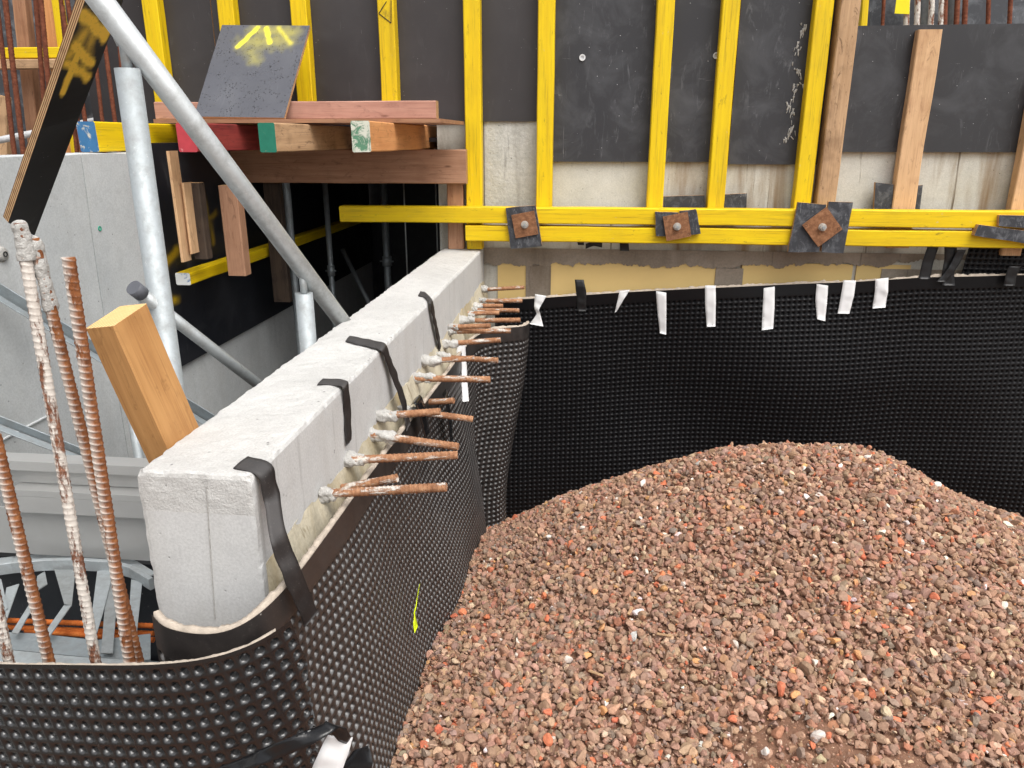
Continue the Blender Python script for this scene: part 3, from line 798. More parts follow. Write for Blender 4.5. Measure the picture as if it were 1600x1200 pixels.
# dark lining of the pit behind
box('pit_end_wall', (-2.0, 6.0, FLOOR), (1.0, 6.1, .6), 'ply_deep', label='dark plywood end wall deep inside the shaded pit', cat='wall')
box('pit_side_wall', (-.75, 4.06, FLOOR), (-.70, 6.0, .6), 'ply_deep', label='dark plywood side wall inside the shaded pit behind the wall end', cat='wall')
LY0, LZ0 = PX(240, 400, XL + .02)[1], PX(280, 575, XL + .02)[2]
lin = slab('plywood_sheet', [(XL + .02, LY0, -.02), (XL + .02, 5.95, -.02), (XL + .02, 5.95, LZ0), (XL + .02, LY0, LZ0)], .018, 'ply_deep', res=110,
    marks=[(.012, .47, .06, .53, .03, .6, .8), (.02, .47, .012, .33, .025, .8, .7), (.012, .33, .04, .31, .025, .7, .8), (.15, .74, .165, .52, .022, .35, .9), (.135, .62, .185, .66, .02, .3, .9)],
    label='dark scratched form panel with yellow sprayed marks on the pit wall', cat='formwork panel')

# ================================================================== DIMPLED MEMBRANES
def curve(pts):
    pts = np.array(pts, float)
    for _ in range(3):                       # corner cutting keeps it smooth
        q = [pts[0]]
        for a, b in zip(pts[:-1], pts[1:]): q += [a * .75 + b * .25, a * .25 + b * .75]
        q.append(pts[-1]); pts = np.array(q)
    s = np.r_[0, np.cumsum(np.linalg.norm(np.diff(pts[:, :2], axis=0), axis=1))]
    return (lambda u: np.stack([np.interp(u, s, pts[:, i]) for i in range(3)], -1)), s[-1]

# back sheet
zt_b = lambda x: np.interp(x, [-.5, .0, .54, 1.2, 1.52, 1.97, 2.6], [-.765, -.73, -.687, -.645, -.612, -.598, -.585])
def S_back(u, v):
    x = -.47 + u
    y = 3.715 + .014 * np.sin(x * 3.1 + v * 1.7) + .010 * np.sin(x * 6.3 - v * 4.1 + 1) - .02 * np.clip(v, 0, .15) + .05 * (v > 99)
    y = y + .034 * np.sin((x - .9 * v) * 2.6 + 2.0) * np.clip(v * 2, 0, 1) + .004 * np.sin(v * 11)
    z = zt_b(x) - v * (1 + .012 * (x > 9))
    return np.stack([x, y, z], -1)
bk = sheet_dimples('drainage_membrane', S_back, 3.0, 1.36, .052, 'membrane', p=.0245, d=.010, rim=.34,
    label='wide black dimpled membrane hanging on the back wall behind the gravel heap', cat='membrane')
def top_fleece(name, S, u0, u1, back, hgt, mat, parent, seed, front=.0):
    """torn fleece strip standing just behind the upper edge of a sheet"""
    n = int((u1 - u0) / .005); u = np.linspace(u0, u1, n + 1); z0 = u * 0
    A = S(u, z0); e = .003; Pu = S(u + e, z0) - S(u - e, z0); Pv = S(u, z0 + e) - S(u, z0 - e)
    Nn = np.cross(Pv, Pu); Nn /= np.linalg.norm(Nn, axis=1)[:, None]
    h = hgt * (1 + .5 * sn(np.c_[u, u, u], 18, seed) + .35 * sn(np.c_[u, u, u], 90, seed + 1) + .3 * sn(np.c_[u, u, u], 300, seed + 2))
    V = np.r_[A - Nn * .001 - [0, 0, .004], A - Nn * .002 + np.c_[z0, z0, h], A - Nn * (back) + np.c_[z0, z0, h * .8], A - Nn * (back + .002) - [0, 0, .004]]
    k = n + 1; F = []
    for r in range(3):
        F += [(r*k + i, r*k + i + 1, (r+1)*k + i + 1, (r+1)*k + i) for i in range(n)]
    b0 = V.mean(0); return obj(name, V - b0, F, mat, parent, Matrix.Translation(Vector(tuple(b0))), smooth=True)
top_fleece('fleece_edge', S_back, .02, 2.9, .012, .008, 'fleece_edge', bk, 90)

# left sheet, wrapped round the end of the low wall
cl, UL = curve([(-.692, 1.005, -.735), (-.66, .985, -.748), (-.57, .972, -.745), (-.51, .985, -.72), (-.478, 1.05, -.70), (-.475, 1.2, -.705), (-.49, 1.6, -.735), (-.49, 2.1, -.765), (-.49, 2.6, -.79), (-.488, 2.88, -.79), (-.475, 3.02, -.782), (-.43, 3.11, -.772), (-.36, 3.14, -.765), (-.305, 3.16, -.765), (-.272, 3.20, -.768), (-.262, 3.30, -.775)])
UF = UL - .48
def S_left(u, v):
    c_ = cl(np.clip(u, 0, UL)); P = c_.copy()
    far = np.clip((u - UF) / .2, 0, 1); far = far * far * (3 - 2 * far); mid = np.clip((c_[:, 1] - 1.0) / .25, 0, 1)
    k = np.clip(v / .9, 0, 1); k = k * k * (3 - 2 * k)
    P[:, 0] += k * ((-.415 + .49) * mid * (1 - far)) - far * k * .105
    P[:, 0] += (1 - far) * mid * (.010 * np.sin(c_[:, 1] * 5 + v * 3) + .006 * np.sin(c_[:, 1] * 11 - v * 6)) * np.clip(v * 5, 0, 1)
    P[:, 1] -= (1 - mid) * (.02 * k)
    P[:, 2] -= v
    return P
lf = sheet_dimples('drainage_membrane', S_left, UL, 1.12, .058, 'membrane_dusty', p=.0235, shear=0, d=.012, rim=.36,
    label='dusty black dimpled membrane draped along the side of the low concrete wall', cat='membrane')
top_fleece('fleece_edge', S_left, .004, UL - .01, .012, .006, 'fleece_edge', lf, 94)

# near sheet, lapping over the left one at the bottom of the picture
cn, UN = curve([(-1.35, .97, -.83), (-1.05, .945, -.81), (-.91, .93, -.797), (-.78, .925, -.782), (-.65, .922, -.765), (-.55, .925, -.745), (-.49, .94, -.727), (-.452, .975, -.715), (-.44, 1.01, -.712)])
def S_near(u, v):
    c_ = cn(np.clip(u, 0, UN)); P = c_.copy()
    P[:, 2] -= v; P[:, 1] -= .03 * np.clip(v, 0, 1) + .006 * np.sin(c_[:, 0] * 9 + v * 4); P[:, 0] += .10 * v * np.clip((c_[:, 0] + .56) / .1, 0, 1) * .35
    return P
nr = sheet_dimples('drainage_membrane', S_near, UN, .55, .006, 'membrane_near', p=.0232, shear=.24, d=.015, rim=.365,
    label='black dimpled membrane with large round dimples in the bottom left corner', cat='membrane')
top_fleece('fleece_edge', S_near, .0, UN - .05, .002, .0028, 'fleece_edge', nr, 97)

# small upper sheet at the right edge
def S_up(u, v):
    x = PY(1492, 480, 3.75)[0] + u + .10 * np.clip(.18 - v, 0, 1); return np.stack([x, 3.752 + .01 * np.sin(x * 9) + 0 * v, -.462 - v + 0 * u], -1)
up = sheet_dimples('drainage_membrane', S_up, .75, .22, .02, 'membrane', p=.0245,
    label='short strip of black dimpled membrane under the waler at the right edge', cat='membrane')

# ================================================================== BARS STICKING OUT OF THE LOW WALL
BARS = [((500, 772), (697, 761)), ((528, 764), (620, 747)), ((540, 719), (715, 711)), ((578, 679), (716, 698)), ((590, 650), (688, 643)), ((618, 639), (739, 655)),
        ((650, 629), (709, 626)), ((645, 591), (766, 593)), ((660, 564), (741, 560)), ((680, 558), (778, 563)), ((690, 538), (782, 531)), ((700, 518), (798, 517)),
        ((700, 511), (766, 509)), ((716, 501), (813, 500)), ((728, 490), (780, 489)), ((735, 485), (811, 485)), ((737, 478), (786, 478)), ((745, 470), (816, 470)), ((750, 453), (819, 449))]
ORD = ['nearest', 'second', 'third', 'fourth', 'fifth', 'sixth', 'seventh', 'eighth', 'ninth', 'tenth', 'eleventh', 'twelfth', 'thirteenth', 'fourteenth', 'fifteenth', 'sixteenth', 'seventeenth', 'eighteenth', 'farthest']
for i, (a, b) in enumerate(BARS):
    A = PX(a[0], a[1], WX1); Bp = PY(b[0], b[1], A[1] + (-.02 if i == 1 else .03 * ((i * 7) % 3 - 1)))
    dr = (Bp - A) / np.linalg.norm(Bp - A)
    o = thing('wall_rebar', f'{ORD[i]} rusty bar jutting from the low wall, counted from the camera end', 'rebar', A, 'rusty bars jutting from the low concrete wall')
    if i == 1: o['label'] = 'short orange rusty bar just behind the nearest bar on the low wall'
    rebar('bar', A - dr * .05, Bp, random.uniform(.0094, .0106) if i != 1 else .0092, 'rust_bar', pitch=.0095, seg=14, per=7, parent=o)
    L = np.linalg.norm(Bp - A)
    if i != 1:
        lump('mortar_collar', A - dr * .012, A + dr * min(.035 + .045 * random.random(), L * .4), .0130 + .006 * random.random(), .0116, 'mortar', o, .40, f=150, seg=28, n=24)

# ================================================================== TAPE STRIPS ON THE LOW WALL
def over_edge(name, label, top_px, pts, half, mat='dusty_tape', hang=None):
    P = [PZ(x, y, ZT + .006) for x, y in top_px] + pts
    return ribbon(name, P, half, mat, th=.0016, sub=8, crinkle=.002, label=label, cat='tape', group='black tape strips over the low wall')
w_ = np.array([0, .013, 0])
E0 = lambda x, y, off=.012: PX(x, y, WX1 + off)
over_edge('black_tape_strip', 'nearest black tape strip hooked over the low wall and hanging onto the membrane', [(376, 722), (400, 727)], [PX(416, 735, -.522), E0(425, 775, .02), PX(434, 840, -.49), PX(458, 900, -.468), PX(486, 968, -.455)], np.array([.006, .016, .004]))
over_edge('black_tape_strip', 'second black tape strip hooked over the low wall edge', [(500, 596), (525, 597)], [PX(541, 600, -.524), E0(543, 640, .006), E0(545, 692, .008)], np.array([.002, .014, .003]))
over_edge('black_tape_strip', 'third black tape strip, the longest one angled down across the low wall face', [(543, 529), (575, 536)], [PX(600, 541, -.524), E0(612, 575, .012), PX(628, 620, -.505), PX(638, 668, -.485)], np.array([.0, .019, .004]))
over_edge('black_tape_strip', 'farthest narrow black tape strip curling over the low wall', [(655, 459), (664, 461)], [PX(673, 470, -.524), E0(680, 505, .012), E0(688, 545, .01)], np.array([.0, .019, .004]))
# folded flap of membrane tape and white tabs near the middle of the left sheet
rb = ribbon('black_tape_strip', [PX(646, 627, -.49), PX(652, 623, -.462), PX(660, 640, -.46), PX(668, 682, -.46)], [0, .036, 0], 'clear_tape', label='folded glossy black tape tab above the left membrane', cat='tape')
rb = ribbon('black_tape_strip', [PX(694, 612, -.482), PX(698, 620, -.46), PX(702, 650, -.455), PX(706, 690, -.452)], [0, .03, 0], 'clear_tape', label='narrow glossy black tape tab beside the white tab on the left membrane', cat='tape')
ribbon('white_tape_tab', [PY(721, 540, 2.83), PY(719, 580, 2.8), PY(722, 628, 2.76)], [[.014, .008, 0], [.024, .012, 0], [.024, .012, 0]], 'white_tape', label='white tape tab at the upper edge of the left membrane below the rebars', cat='tape')
ribbon('plastic_scrap', [PX(656, 912, -.444), PX(650, 945, -.432), PX(647, 965, -.428), PX(650, 984, -.424)], [[0, .004, 0], [0, .006, 0], [0, .013, 0], [0, .014, 0]], 'neon', label='fluorescent yellow plastic scrap stuck on the dusty membrane', cat='scrap')
# loose tape curls at the bottom edge
ribbon('loose_tape', [PY(335, 1212, .885), PY(395, 1188, .875), PY(450, 1166, .87), PY(495, 1148, .885), PY(520, 1133, .90)], [[.004, -.002, -.008], [.002, -.010, -.004], [.004, -.004, -.010], [.008, -.008, -.004], [.010, 0, -.004]], 'clear_tape', th=.0006, crinkle=.0035, label='curled glossy black tape strip at the bottom edge', cat='tape')
ribbon('loose_tape', [PY(508, 1128, .905), PY(522, 1140, .90), PY(535, 1150, .90), PY(548, 1158, .915)], [[.003, 0, .004], [.006, -.004, .010], [.008, -.004, .012], [.003, 0, .006]], 'clear_tape', th=.0006, crinkle=.0035, label='small black folded tape tip above the torn white piece', cat='tape')
ribbon('loose_tape', [PY(532, 1150, .912), PY(522, 1175, .908), PY(512, 1200, .905), PY(500, 1230, .90)], [[.018, .002, -.004], [.021, .002, -.004], [.024, -.003, .002], [.026, 0, 0]], 'white_tape', th=.0006, crinkle=.003, label='torn white tape piece hanging from the curled black strip', cat='tape')
ribbon('loose_tape', [PY(572, 1166, .955), PY(568, 1182, .95), PY(556, 1202, .94), PY(540, 1235, .935)], [[.004, 0, .002], [.017, -.004, -.006], [.024, 0, -.002], [.026, 0, .004]], 'clear_tape', th=.0006, crinkle=.0035, label='folded black tape end beside the torn white piece', cat='tape')

# ================================================================== TAPE TABS ON THE BACK MEMBRANE
TABS = [([(845, 461), (838, 482), (842, 492), (838, 508)], [9, 4, 3, 11], 'white_tape', 'twisted white tape tab at the left end of the back membrane'),
        ([(905, 437), (908, 455), (909, 486)], [7, 8, 7], 'black_tape', 'black tape tab standing above the back membrane edge'),
        ([(976, 454), (970, 468), (962, 488)], [8, 5, 1.5], 'white_tape', 'torn pointed white tape tab, second white one from the left'),
        ([(1033, 456), (1034, 485), (1036, 522)], [8, 7, 5], 'white_tape', 'long white tape tab, third white one from the left'),
        ([(1110, 446), (1110, 475), (1111, 510)], [8, 8, 6.5], 'white_tape', 'straight white tape tab, fourth white one from the left'),
        ([(1202, 449), (1201, 480), (1199, 515)], [8, 8.5, 8.5], 'white_tape', 'straight white tape tab, fifth white one from the left'),
        ([(1285, 445), (1283, 470), (1283, 500)], [8.5, 8.5, 6], 'white_tape', 'white tape tab with torn lower corner, sixth white one from the left'),
        ([(1328, 438), (1324, 463), (1318, 490)], [9, 9, 8.5], 'white_tape', 'slanted white tape tab beside the rightmost white one'),
        ([(1378, 435), (1377, 458), (1373, 481)], [9, 9, 9], 'white_tape', 'rightmost white tape tab on the back membrane')]
for i, (px, hw, mt, lab) in enumerate(TABS):
    pts = []; wd = []
    for k, ((x, y), h) in enumerate(zip(px, hw)):
        P0 = PY(x, y, 3.66); yy = 3.715
        for _ in range(4):
            yy = float(S_back(np.array([P0[0] + .47]), np.array([max(0, zt_b(P0[0]) - P0[2])]))[0, 1]) - .005 - .004 * (k % 2); P0 = PY(x, y, yy)
        pts.append(P0); wd.append([h / 1200 * 3.75, -.004 * (k % 2), .004 * ((k * 3 + i) % 3 - 1)])
    ribbon('tape_tab', pts, wd, mt, th=.0012, crinkle=.0032, label=lab, cat='tape', group='tape tabs along the back membrane')
for (p, hw, yy, lab) in (([(1460, 380), (1450, 408), (1444, 436)], 8, 3.69, 'upright black tape strip left of the knotted tape on the back membrane'),
                     ([(1485, 380), (1486, 405), (1481, 428), (1482, 446)], 9, 3.685, 'wrinkled black tape strip knotted at the membrane edge near the right'),
                     ([(1503, 390), (1494, 410), (1482, 428), (1470, 440)], 6, 3.67, 'loose black tape end twisted across the knotted strip'),
                     ([(1586, 416), (1580, 430), (1577, 446)], 8, 3.685, 'rightmost black tape strip on the back membrane edge'),
                     ([(907, 378), (908, 383)], 5, 3.78, 'small black tape bit under the waler left of the middle plate'),
                     ([(975, 376), (976, 392)], 7, 3.78, 'square black tape bit under the waler'),
                     ([(915, 385), (928, 380), (941, 383)], 0, 3.775, 'crumpled black tape bow under the waler')):
    wd = [hw / 1200 * 3.7, 0, .0] if hw else [0, 0, .012]
    ribbon('black_tape_piece', [PY(x, y, yy) for x, y in p], wd, 'black_tape', th=.001, crinkle=.002, label=lab, cat='tape')

# ================================================================== FORMWORK
PF = YC - .020        # face of the plywood
SF = PF - .066        # face of the studs
WF = SF - .075        # face of the walers
zt = 1.15
def panel(pxl, pxr, ybot, ytop, mat, label, yf=PF, res=1, marks=None):
    x0 = PY(pxl, 215, yf)[0] + .002; x1 = PY(pxr, 215, yf)[0] - .002
    zb = PY((pxl + pxr) / 2, ybot, yf)[2]; z1 = zt if ytop is None else PY((pxl + pxr) / 2, ytop, yf)[2]
    return slab('plywood_sheet', [(x0, yf, z1), (x1, yf, z1), (x1, yf, zb), (x0, yf, zb)], .018, mat, label=label, cat='formwork panel', group='black plywood panels of the formwork', res=res, marks=marks)
panel(150, 352, 190, None, 'ply_clean', 'clean black form panel behind the leaning grey board')
panel(352, 607, 190, None, 'ply_clean', 'clean black form panel right of the leaning grey board')
panel(607, 852, 190, None, 'ply_clean', 'clean black form panel above the rough plaster patch')
panel(852, 1140, 253, None, 'ply_worn', 'scratched black form panel with a white tie hole in the middle of the formwork')
panel(1140, 1283, 257, None, 'ply_worn', 'black form panel with white concrete splashes on its right side')
panel(1311, 1700, 238, 38, 'ply_grey', 'short scuffed black form panel at the right with open top edge')
# tie holes
for (x, y, lab) in ((910, 90, 'left white tie hole'), (1119, 87, 'white tie hole beside the yellow stud')):
    p_ = PY(x, y, PF - .001)
    tube('tie_cone', p_ + np.array([0, .01, 0]), p_ - np.array([0, .006, 0]), .014, 'white_paint', wall=.006, label=f'{lab} in the scratched black form panel', cat='tie hole')
# white splashes of concrete on the panel
rs = np.random.default_rng(5)
sp_root = thing('concrete_splash', 'white dried concrete splashes down the right side of the black panel', 'splash', PY(1235, 150, PF))
for i in range(64):
    f = rs.random(); p_ = PY(1253 - 22 * f + 6 * math.sin(f * 17) + rs.normal() * 3, 35 + 190 * f, PF - .0005)
    L_ = rs.uniform(.008, .035); q_ = p_ + np.array([rs.normal() * .006, 0, -L_])
    lump('dried_splash', p_ + np.array([0, -.001, 0]), q_ + np.array([0, -.001, 0]), rs.uniform(.0015, .005), .0015, 'mortar', sp_root, .5, seg=7, n=6, f=200, squash=1)

def stud(cx, cy, ybot, mat, label, name='timber_stud', w=.075, dep=.066, ytop=None, end='yellow_end', zb=None, yb=PF, wav=.0012, group='yellow vertical studs of the formwork'):
    x = PY(cx, cy, yb - dep)[0]
    z0 = PY(cx, ybot, yb - dep)[2] if zb is None else zb
    z1 = zt + .1 if ytop is None else PY(cx, ytop, yb - dep)[2]
    return beam(name, (x, yb - dep / 2, z0), (x, yb - dep / 2, z1), w, dep - .002, mat, end, up=(0, -1, 0), wav=wav, label=label, cat='stud', group=group)
DECK = PY(500, 188, 3.3)[2]
stud(245, 100, 0, 'yellow', 'leftmost yellow stud behind the steel tubes', zb=.072)
stud(353, 30, 0, 'yellow', 'yellow stud rising behind the left corner of the leaning grey board', zb=.072)
stud(472, 100, 0, 'yellow', 'yellow stud at the right edge of the leaning grey board', zb=.072)
s4 = stud(606, 100, 0, 'yellow', 'yellow stud with a pencilled triangle standing on the platform', zb=.072)
stud(739, 200, 0, 'yellow', 'yellow stud standing on the end of the low concrete wall', zb=ZT + .004)
stud(852, 150, 336, 'yellow', 'yellow stud between the plaster patch and the scratched panel')
stud(1032, 160, 338, 'yellow', 'yellow stud left of the tie hole, above the middle anchor plate')
stud(1131, 160, 340, 'yellow', 'yellow stud just right of the second tie hole')
stud(1272, 160, 340, 'yellow', 'yellow stud beside the white concrete splashes')
stud(1312, 150, 392, 'tan', 'dirty tan timber stud touching the rightmost yellow stud', w=.082, dep=.085, end='wood_end', group='bare timber studs of the formwork')
stud(1436, 170, 388, 'peach', 'rounded peach timber stud in the middle of the short black panel', w=.098, dep=.05, ytop=46, end='wood_end', wav=.004, group='bare timber studs of the formwork')
stud(1609, 260, 400, 'peach', 'timber stud at the right edge of the picture', w=.085, dep=.06, end='wood_end', ytop=120, wav=.003, group='bare timber studs of the formwork')
p0 = PY(604, 14, SF - .002)
for a, b in (((604, 2), (592, 21)), ((592, 21), (611, 36)), ((611, 0), (611, 36))):
    A = PY(a[0], a[1], SF - .0012); B = PY(b[0], b[1], SF - .0012)
    beam('pencil_line', A, B, .0035, .001, 'dark_hole', 'dark_hole', up=(0, -1, 0), ch=.0002, wav=.0003, nseg=3, parent=s4)
# walers
wt = PY(530, 322, WF)[2]; hw_ = .074
beam('timber_waler', (PY(530, 330, WF)[0], (SF + WF) / 2, wt - hw_ / 2), (2.6, (SF + WF) / 2, wt - hw_ / 2 + .004), .073, hw_, 'yellow', 'bluewhite_end', label='upper yellow waler beam reaching left across the dark opening', cat='waler', nseg=40)
wt2 = wt - hw_ - .012
beam('timber_waler', (PY(727, 360, WF)[0], (SF + WF) / 2 + .004, wt2 - .036), (2.6, (SF + WF) / 2 + .004, wt2 - .034), .073, .072, 'yellow', 'bluewhite_end', label='lower yellow waler beam under the anchor plates', cat='waler', nseg=40)

# anchor plates: plywood packers, rusted plate, nut
def packer(poly, yf, th, mat, label, jag=.001):
    return slab('plywood_packer', [PY(x, y, yf) for x, y in poly], th, mat, res=6, jag=jag, label=label, cat='packer')
def anchor(cx, cy, size, ang, yf, label, hexr=.014):
    c_ = PY(cx, cy, yf); a = thing('anchor_plate', label, 'anchor plate', c_, 'rusted anchor plates on the walers')
    ca, sa = math.cos(ang), math.sin(ang); h = size / 2
    pts = [c_ + np.array([ca * x - sa * z, 0, sa * x + ca * z]) for x, z in ((-h, h), (h, h), (h, -h), (-h, -h))]
    slab('steel_plate', pts, .008, 'rust_plate', 'rust_plate', parent=a, res=4, jag=.0004)
    for sx, sz in ((-1, 1), (1, -1)):
        q = c_ + np.array([ca * sx * h * .8 - sa * sz * h * .8, 0, sa * sx * h * .8 + ca * sz * h * .8])
        tube('bolt_hole', q + np.array([0, .006, 0]), q - np.array([0, .0006, 0]), .006, 'dark_hole', seg=12, parent=a, wall=.001)
    tube('washer', c_ + np.array([0, .004, 0]), c_ - np.array([0, .004, 0]), hexr * 1.25, 'nut', seg=20, wall=.006, parent=a)
    tube('nut', c_ + np.array([0, .004, 0]), c_ - np.array([0, .018, 0]), hexr * 1.05, 'nut', seg=6, wall=.0085, parent=a)
    tube('tie_rod', c_ + np.array([0, .15, 0]), c_ - np.array([0, .024, 0]), .0068, 'galv', seg=12, wall=.0064, parent=a)
packer([(790, 325), (837, 321), (847, 385), (798, 389)], WF - .019, .018, 'ply_dirty', 'dirty black plywood packer under the left anchor plate')
anchor(820, 351, .108, math.radians(11), WF - .0285, 'left rusted anchor plate on the yellow walers')
packer([(1024, 331), (1060, 332), (1060, 369), (1025, 369)], WF - .019, .018, 'ply_dirty', 'narrow grey plywood packer left of the middle anchor plate')
packer([(1062, 330), (1088, 327), (1095, 365), (1070, 368)], WF - .021, .018, 'ply_dirty', 'chipped black plywood packer right of the middle anchor plate')
anchor(1058, 354, .112, math.radians(12), WF - .0315, 'middle rusted anchor plate tilted on two narrow packers')
packer([(1247, 316), (1291, 320), (1280, 394), (1231, 394)], WF - .019, .018, 'ply_dirty', 'large left plywood packer under the diamond shaped anchor plate')
packer([(1295, 315), (1333, 316), (1318, 396), (1283, 394)], WF - .022, .018, 'ply_dirty', 'large right plywood packer under the diamond shaped anchor plate')
anchor(1285, 355, .125, math.radians(40), WF - .032, 'rusted anchor plate turned like a diamond')
packer([(1562, 336), (1640, 338), (1640, 360), (1560, 353)], WF - .019, .03, 'ply_dirty', 'upper dark plywood packer at the right edge of the walers')
packer([(1530, 351), (1640, 366), (1640, 386), (1522, 368)], WF - .026, .045, 'ply_dirty', 'lower slanted dark plywood packer at the right edge of the walers')
for (poly, lab) in (([(1037, 307), (1101, 305), (1101, 322), (1037, 322)], 'stained plywood strip standing behind the waler between two yellow studs'),
                    ([(1131, 304), (1167, 302), (1166, 324), (1129, 324)], 'stained plywood strip standing behind the waler right of a yellow stud'),
                    ([(1368, 285), (1396, 288), (1394, 322), (1365, 322)], 'black plywood piece left of the rounded timber stud'),
                    ([(1433, 290), (1442, 289), (1436, 322), (1429, 322)], 'black plywood piece right of the rounded timber stud')):
    slab('plywood_offcut', [PY(x, y, SF + .03) for x, y in poly[:2]] + [PY(x, y + 16, SF + .03) for x, y in poly[2:]], .018, 'ply_dirty', label=lab, cat='plywood offcut')

# ================================================================== TIMBER PLATFORM OVER THE PIT
BY = 3.66                                    # front of the platform beam
bz1 = PY(500, 233, BY)[2]; bz0 = PY(500, 286, BY)[2]
beam('platform_beam', (PY(272, 250, BY)[0], BY + .022, (bz0 + bz1) / 2), (PY(728, 250, BY)[0], BY + .022, (bz0 + bz1) / 2), .044, bz1 - bz0, 'redbrown', up=(0, 0, 1), label='thick brown beam carrying the platform joists over the dark opening', cat='beam', nseg=24)
JY = 2.80
def joist(pxl, pxr, ytop, ybot, mat, end, label, y0=JY, y1=4.4):
    a = PY(pxl, (ytop + ybot) / 2, y0); b = PY(pxr, (ytop + ybot) / 2, y0)
    h = PY(pxl, ytop, y0)[2] - bz1 - .001
    x = (a[0] + b[0]) / 2; z = bz1 + .001 + h / 2
    return beam('platform_joist', (x, y0, z), (x, y1, z), b[0] - a[0], h, mat, end, end2='wood_end', label=label, cat='joist', group='platform joists with painted ends')
joist(122, 151, 190, 234, 'yellow', 'blue_end', 'yellow joist with blue painted end at the left of the platform')
joist(277, 306, 192, 233, 'red_wood', 'red_end', 'dark red joist with bright red painted end')
joist(405, 431, 192, 236, 'tan', 'green_end', 'pale timber joist with dark green painted end')
joist(549, 578, 189, 234, 'orange', 'palegreen_end', 'orange timber joist with worn pale green end')
jz = PY(405, 191, JY)[2]
dz = jz + .003
slab('deck_board', [(PY(240, 190, 3.15)[0], 3.72, dz + .016), (PY(688, 190, 3.15)[0], 3.72, dz + .016), (PY(688, 190, 3.15)[0], 3.15, dz + .016), (PY(240, 190, 3.15)[0], 3.15, dz + .016)], .015, 'pink', 'brown', label='thin deck board lying on the platform joists', cat='board')
beam('kick_board', (PY(246, 178, 3.34)[0], 3.345, dz + .017 + .036), (PY(683, 178, 3.30)[0], 3.305, dz + .017 + .036), .045, .071, 'pink', up=(0, 0, 1), label='pinkish timber plank on edge along the platform', cat='plank', nseg=20)
# deck ply that roofs the pit behind the beam
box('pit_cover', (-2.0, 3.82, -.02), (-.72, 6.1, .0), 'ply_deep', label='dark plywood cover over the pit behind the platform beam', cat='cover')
box('pit_cover', (-1.99, 3.0, dz - .02), (PY(690, 190, 3.9)[0], 3.79, dz - .002), 'dark_wood', label='dark underside sheet of the platform between the joists', cat='cover') if False else None
# leaning grey board with yellow spray
lb = [PY(347, 39, 3.60), PY(484, 40, 3.55), PY(444, 184, 3.20), PY(303, 182, 3.20)]
slab('leaning_board', lb, .014, 'ply_wet', res=70, marks=[(.42, .97, .26, .75, .015, 1, .5), (.52, .97, .61, .80, .015, 1, .5), (.66, .97, .84, .80, .02, .6, .9), (.38, .80, .75, .84, .085, .26, 1), (.45, .95, .8, .92, .07, .3, 1), (.42, .7, .5, .6, .05, .22, 1)],
     label='grey rain spotted board with yellow sprayed arrow leaning on the yellow studs', cat='board')
# post on the low wall under the beam
x_ = PY(711, 300, 3.72)[0]
beam('timber_post', (x_, 3.735, ZT + .004), (x_, 3.735, bz0 - .002), .076, .045, 'redbrown', up=(0, -1, 0), label='short brown post standing on the low wall under the platform beam', cat='post')
# timbers hanging under the platform
def vpost(name, pxc, ytop, ybot, Y, w, d, mat, label, cat, end='wood_end', **kw):
    x = PY(pxc, ybot, Y)[0]; z0 = PY(pxc, ybot, Y)[2]; z1 = PY(pxc, ytop, Y)[2]
    return beam(name, (x, Y + d / 2, z0), (x, Y + d / 2, z1), w, d, mat, end, up=(0, -1, 0), label=label, cat=cat, **kw)
vpost('hanging_timber', 370, 290, 431, 3.1, .078, .06, 'redbrown', 'red brown timber hanging under the platform in front of the dark panel', 'timber')
vpost('hanging_timber', 440, 286, 472, 3.70, .085, .045, 'dark_wood', 'dirty dark timber hanging deep under the platform', 'timber')
vpost('plywood_strip', 284, 236, 410, 2.86, .012, .07, 'peach', 'thin plywood strip on edge left of the dark packer under the platform', 'plywood strip')
vpost('plywood_strip', 298, 286, 397, 2.9, .010, .07, 'peach', 'second thin plywood strip on edge under the platform', 'plywood strip')
vpost('dark_packer', 314, 286, 405, 2.96, .055, .05, 'dark_wood', 'dark mortar crusted packer between the plywood strips and the red brown timber', 'packer')
A = PY(286, 436, 2.95); B = A + np.array([.0, 2.4, 0]); 
beam('yellow_ledger', A, B, .062, .05, 'yellow', 'bluewhite_end', label='yellow timber with white and blue end fixed along the dark pit panel', cat='timber', nseg=14)
for (px, yt, yb, Y, r, mt, lab) in ((463, 286, 470, 3.9, .019, 'galv_dark', 'steel prop tube behind the hanging dark timber'),
        (523, 286, 500, 4.3, .016, 'galv_dark', 'steel prop tube in the dark opening below the beam'),
        (608, 286, 470, 4.7, .022, 'galv_dark', 'dark steel prop tube at the back of the opening'),
        (637, 286, 440, 4.1, .004, 'galv', 'thin steel rod hanging in the opening near the post'),
        (684, 286, 400, 4.1, .004, 'galv', 'thin steel rod beside the brown post')):
    a = PY(px, yb, Y); b = a.copy(); b[2] = bz0 if Y < 4 else -.03
    a = a.copy(); a[2] = FLOOR if r > .01 else a[2] - .3
    o = thing('steel_prop', lab, 'prop', a)
    tube('outer_tube', a, b, r, mt, parent=o)
    if r > .01:
        c_ = PY(px, (yt + yb) / 2 + 30, Y)
        tube('collar', (a[0], a[1], c_[2] - .03), (a[0], a[1], c_[2] + .03), r * 1.35, 'galv_dark', parent=o)
        tube('pin', (a[0] - r * 2, a[1] - r * .4, c_[2]), (a[0] + r * 2, a[1] - r * .4, c_[2]), .005, 'galv_dark', seg=8, parent=o)
tube('cross_brace', PY(535, 390, 4.9), PY(600, 520, 4.7), .015, 'galv_dark', label='dark slanted brace at the back of the opening', cat='brace')

